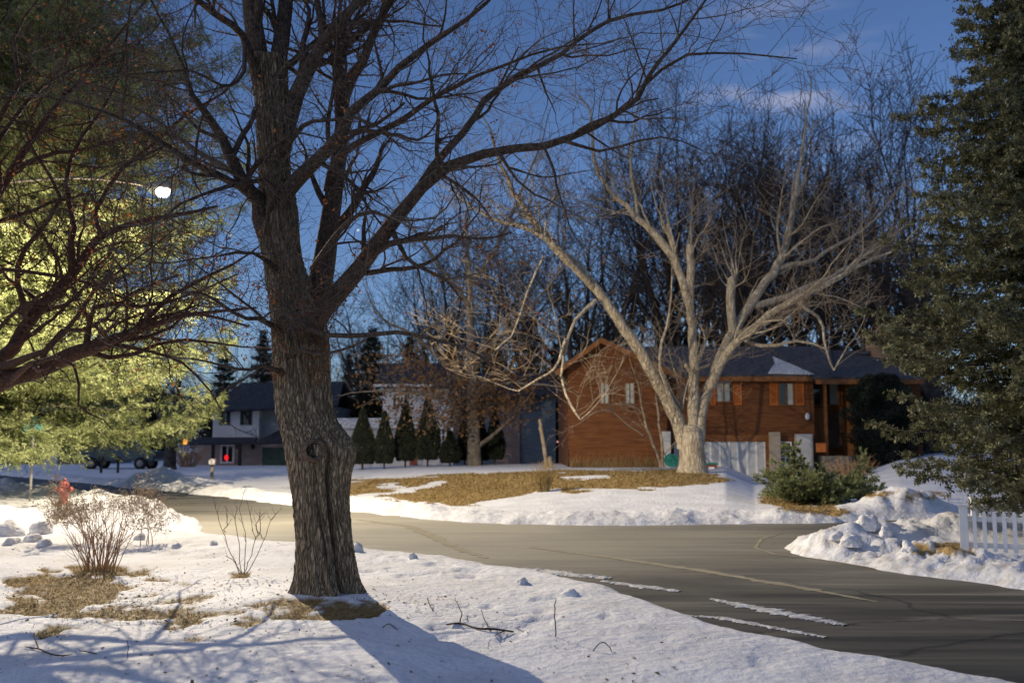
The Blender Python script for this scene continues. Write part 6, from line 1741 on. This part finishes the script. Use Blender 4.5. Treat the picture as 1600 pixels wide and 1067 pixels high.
# hose reel and small painted box by the pale maple
hr = P(1049, 727, 40.5); hz_ = gz(hr.x, 40.5)
HR = thing("hose_reel", "green hose reel cart between the gable wall and the pale maple", "hose reel", (hr.x, 40.5, hz_))
for s in (-1, 1): MB().lathe([(.22, -.02), (.26, -.02), (.26, .02), (.22, .02), (.05, .01), (.05, -.01)], seg=20, M=Matrix.Translation((0, s * .2, .3)) @ Matrix.Rotation(math.pi / 2, 4, 'X')).build("wheel", M["greenplastic"], HR)
T = Tubes()
for k in range(6):
    n_ = 17; T.add([Vector((.16 * math.cos(6.283 * i / 16), -.13 + .05 * k, .3 + .16 * math.sin(6.283 * i / 16))) for i in range(n_)], [.025] * n_, 6)
T.build("hose", M["greenplastic"], HR)
T = Tubes(); T.add([Vector((-.1, -.15, .1)), Vector((-.3, -.1, .6)), Vector((-.34, 0, .95))], [.018] * 3, 6); T.build("handle", M["black"], HR)
bx = P(1110, 735, 39.5); bz = Z(736, 39.5)
WB = thing("wooden_box", "small red wooden box with a green lid and white front plate before the garage door", "box", (bx.x, 39.5, bz))
MB().box(-.22, .22, -.2, .2, -.4, .26, .01).build("crate", M["redwood"], WB)
MB().box(-.27, .27, -.25, .25, .262, .33, .01).build("lid", M["greenplastic"], WB)
MB().box(-.1, .12, -.215, -.203, .04, .17, .003).build("front_plate", M["whitepaint"], WB)

# white picket fence
fe = thing("picket_fence", "white picket fence with pointed pickets at the right edge below the spruce", "fence", (P(1508, 868, 13.9).x, 13.9, 0))
def fence_run(root, A, Bv, n, h, post_at, pw=.052):
    A = Vector(A); Bv = Vector(Bv); d = (Bv - A); L = d.length; u = d.normalized(); ang = math.atan2(u.y, u.x)
    R = Matrix.Rotation(ang, 4, 'Z')
    for zr in (.16, h - .14):
        c = (A + Bv) / 2; MB().box(c.x - L / 2 + .05, c.x + L / 2, c.y + .02, c.y + .05, c.z + zr - .035, c.z + zr + .035, rot=R).build("rail", M["whitepaint"], root) if False else None
        m_ = MB(); m_.box(-L / 2 + .05, L / 2, -.02, .02, -.035, .035, .004)
        o = m_.build("rail", M["whitepaint"], root); o.location = c + Vector((-u.y * .035, u.x * .035, zr)) - root.location; o.rotation_euler.z = ang
    for t in post_at:
        p = A + d * t; m_ = MB(); m_.box(-.055, .055, -.055, .055, -.1, h + .03, .006)
        m_.slab([(-.07, -.07, h + .031), (.07, -.07, h + .031), (.07, .07, h + .031), (-.07, .07, h + .031)], -.03)
        o = m_.build("post", M["whitepaint"], root); o.location = p - root.location; o.rotation_euler.z = ang
    first = None
    for i in range(n):
        p = A + d * ((i + 1.1) / (n + .5))
        if first is None:
            hh = h - .03; out = [(-pw / 2, .03), (pw / 2, .03), (pw / 2, hh - .035), (.012, hh), (-.012, hh), (-pw / 2, hh - .035)]
            m_ = MB(); m_.slab([(x_, -.01, z_) for x_, z_ in out], -.02); first = m_.build("picket", M["whitepaint"], root); o = first
        else:
            o = first.copy(); COL.objects.link(o); o.parent = root
        o.location = p - root.location + Vector((u.y * .012, -u.x * .012, rr_.uniform(-.004, .004))); o.rotation_euler = (0, rr_.uniform(-.01, .01), ang)
fz = gz(fe.location.x, 13.9)
fx = fe.location.x
fence_run(fe, (fx, 13.9, .03), (fx + 3.0, 12.6, .03), 26, Z(792, 13.9) - .05, (0, .62))
f2 = thing("picket_fence", "farther white picket fence run seen above the near one at the right edge", "fence", (P(1525, 850, 17).x, 17.0, 0))
fence_run(f2, (f2.location.x, 17.0, .06), (f2.location.x + 4.4, 16.0, .06), 34, Z(783, 17) - .05, (0, .5, 1))

# ------------------------------------------------------------------ sky and light
wd = bpy.data.worlds.new("World"); SC.world = wd; wd.use_nodes = True
N, L = wd.node_tree.nodes, wd.node_tree.links
bg = N["Background"]
sky = N.new("ShaderNodeTexSky"); sky.sky_type = 'NISHITA'; sky.sun_disc = False
SKYFILL_EL, SKYFILL_AZ = math.radians(38), math.radians(-125)
sky.sun_elevation = SKYFILL_EL; sky.sun_rotation = SKYFILL_AZ
sky.altitude = 300; sky.air_density = 1.0; sky.dust_density = 0.4; sky.ozone_density = 3.0
tc = N.new("ShaderNodeTexCoord")
# thin moonlit cloud wisps
mp = N.new("ShaderNodeMapping"); mp.inputs["Scale"].default_value = (3, 3, 16)
L.new(tc.outputs["Generated"], mp.inputs[0])
cn = N.new("ShaderNodeTexNoise"); cn.inputs["Scale"].default_value = 2.4; cn.inputs["Detail"].default_value = 6; cn.inputs["Distortion"].default_value = .4
L.new(mp.outputs[0], cn.inputs["Vector"])
cr = N.new("ShaderNodeValToRGB"); cr.color_ramp.elements[0].position = .5; cr.color_ramp.elements[1].position = .72
cr.color_ramp.elements[0].color = (0, 0, 0, 1); cr.color_ramp.elements[1].color = (1, 1, 1, 1)
L.new(cn.outputs["Fac"], cr.inputs[0])
cdir = (P(1210, 165, 10) - Vector((0, 0, CAMZ))).normalized()
vs = N.new("ShaderNodeVectorMath"); vs.operation = 'DISTANCE'; L.new(tc.outputs["Generated"], vs.inputs[0]); vs.inputs[1].default_value = cdir
mr = N.new("ShaderNodeMapRange"); mr.inputs[1].default_value = .03; mr.inputs[2].default_value = .13; mr.inputs[3].default_value = 1; mr.inputs[4].default_value = 0
L.new(vs.outputs["Value"], mr.inputs[0])
mu = N.new("ShaderNodeMath"); mu.operation = 'MULTIPLY'; L.new(cr.outputs[0], mu.inputs[0]); L.new(mr.outputs[0], mu.inputs[1])
mu3 = N.new("ShaderNodeMath"); mu3.operation = 'MULTIPLY'; mu3.inputs[1].default_value = .6; L.new(mu.outputs[0], mu3.inputs[0])
cl_ = N.new("ShaderNodeMix"); cl_.data_type = 'RGBA'; L.new(mu3.outputs[0], cl_.inputs[0])
tint = N.new("ShaderNodeMix"); tint.data_type = 'RGBA'; tint.blend_type = 'MULTIPLY'; tint.inputs[0].default_value = 1
tint.inputs[7].default_value = SKYTINT
L.new(sky.outputs[0], tint.inputs[6])
L.new(tint.outputs[2], cl_.inputs[6]); cl_.inputs[7].default_value = CLOUDCOL
# a few stars
vo = N.new("ShaderNodeTexVoronoi"); vo.inputs["Scale"].default_value = 26; L.new(tc.outputs["Generated"], vo.inputs["Vector"])
lt = N.new("ShaderNodeMath"); lt.operation = 'LESS_THAN'; lt.inputs[1].default_value = .03; L.new(vo.outputs["Distance"], lt.inputs[0])
st_ = N.new("ShaderNodeMix"); st_.data_type = 'RGBA'; st_.inputs[7].default_value = STARCOL
L.new(lt.outputs[0], st_.inputs[0]); L.new(cl_.outputs[2], st_.inputs[6])
L.new(st_.outputs[2], bg.inputs["Color"]); bg.inputs["Strength"].default_value = SKYSTR

sun = bpy.data.lights.new("warm_fill", 'SUN'); sun.energy = FILL; sun.angle = math.radians(FILLANG); sun.color = (1.0, 0.8, 0.58)  # broad warm fill added from behind left, stands for no visible source
so = bpy.data.objects.new("warm_fill", sun); COL.objects.link(so)
# NISHITA: rotation measured clockwise from +Y
sd_ = Vector((math.sin(SKYFILL_AZ) * math.cos(SKYFILL_EL), math.cos(SKYFILL_AZ) * math.cos(SKYFILL_EL), math.sin(SKYFILL_EL)))
so.rotation_euler = sd_.to_track_quat('Z', 'Y').to_euler(); so.location = (-10, -10, 30)

lp = bpy.data.lights.new("street_lamp_light", 'POINT'); lp.energy = LAMP; lp.color = (1.0, 0.855, 0.64); lp.shadow_soft_size = .035
lo = bpy.data.objects.new("street_lamp_light", lp); COL.objects.link(lo); lo.location = (lx, ly, lz - .16)
lp.use_nodes = True
N, L = lp.node_tree.nodes, lp.node_tree.links
em = N["Emission"]
tc = N.new("ShaderNodeTexCoord"); sx_ = N.new("ShaderNodeSeparateXYZ"); L.new(tc.outputs["Normal"], sx_.inputs[0])
ma = N.new("ShaderNodeMath"); ma.operation = 'MULTIPLY_ADD'; ma.inputs[1].default_value = LSIGN * .5; ma.inputs[2].default_value = .5; L.new(sx_.outputs["Z"], ma.inputs[0])
rp = N.new("ShaderNodeValToRGB"); L.new(ma.outputs[0], rp.inputs[0])
els = rp.color_ramp.elements
els[0].position = .18; els[0].color = (0, 0, 0, 1); els[1].position = 1; els[1].color = (.2,) * 3 + (1,)
for p_, v_ in LRAMP:
    e_ = els.new(p_); e_.color = (v_, v_, v_, 1)
fo = N.new("ShaderNodeLightFalloff"); fo.inputs["Strength"].default_value = 1.0
mq = N.new("ShaderNodeMath"); mq.operation = 'MULTIPLY'; L.new(rp.outputs[0], mq.inputs[0]); L.new(fo.outputs["Quadratic"], mq.inputs[1])
L.new(mq.outputs[0], em.inputs["Strength"])

SC.view_settings.view_transform = 'Standard'; SC.view_settings.look = 'None'; SC.view_settings.gamma = 1.0; SC.view_settings.exposure = EXPO
SC.render.engine = 'CYCLES'
SC.cycles.use_denoising = True
SC.cycles.max_bounces = 6; SC.cycles.diffuse_bounces = 3; SC.cycles.glossy_bounces = 2; SC.cycles.transmission_bounces = 3; SC.cycles.transparent_max_bounces = 4
SC.cycles.sample_clamp_indirect = 4
for l_ in SC.collection.objects:
    pass
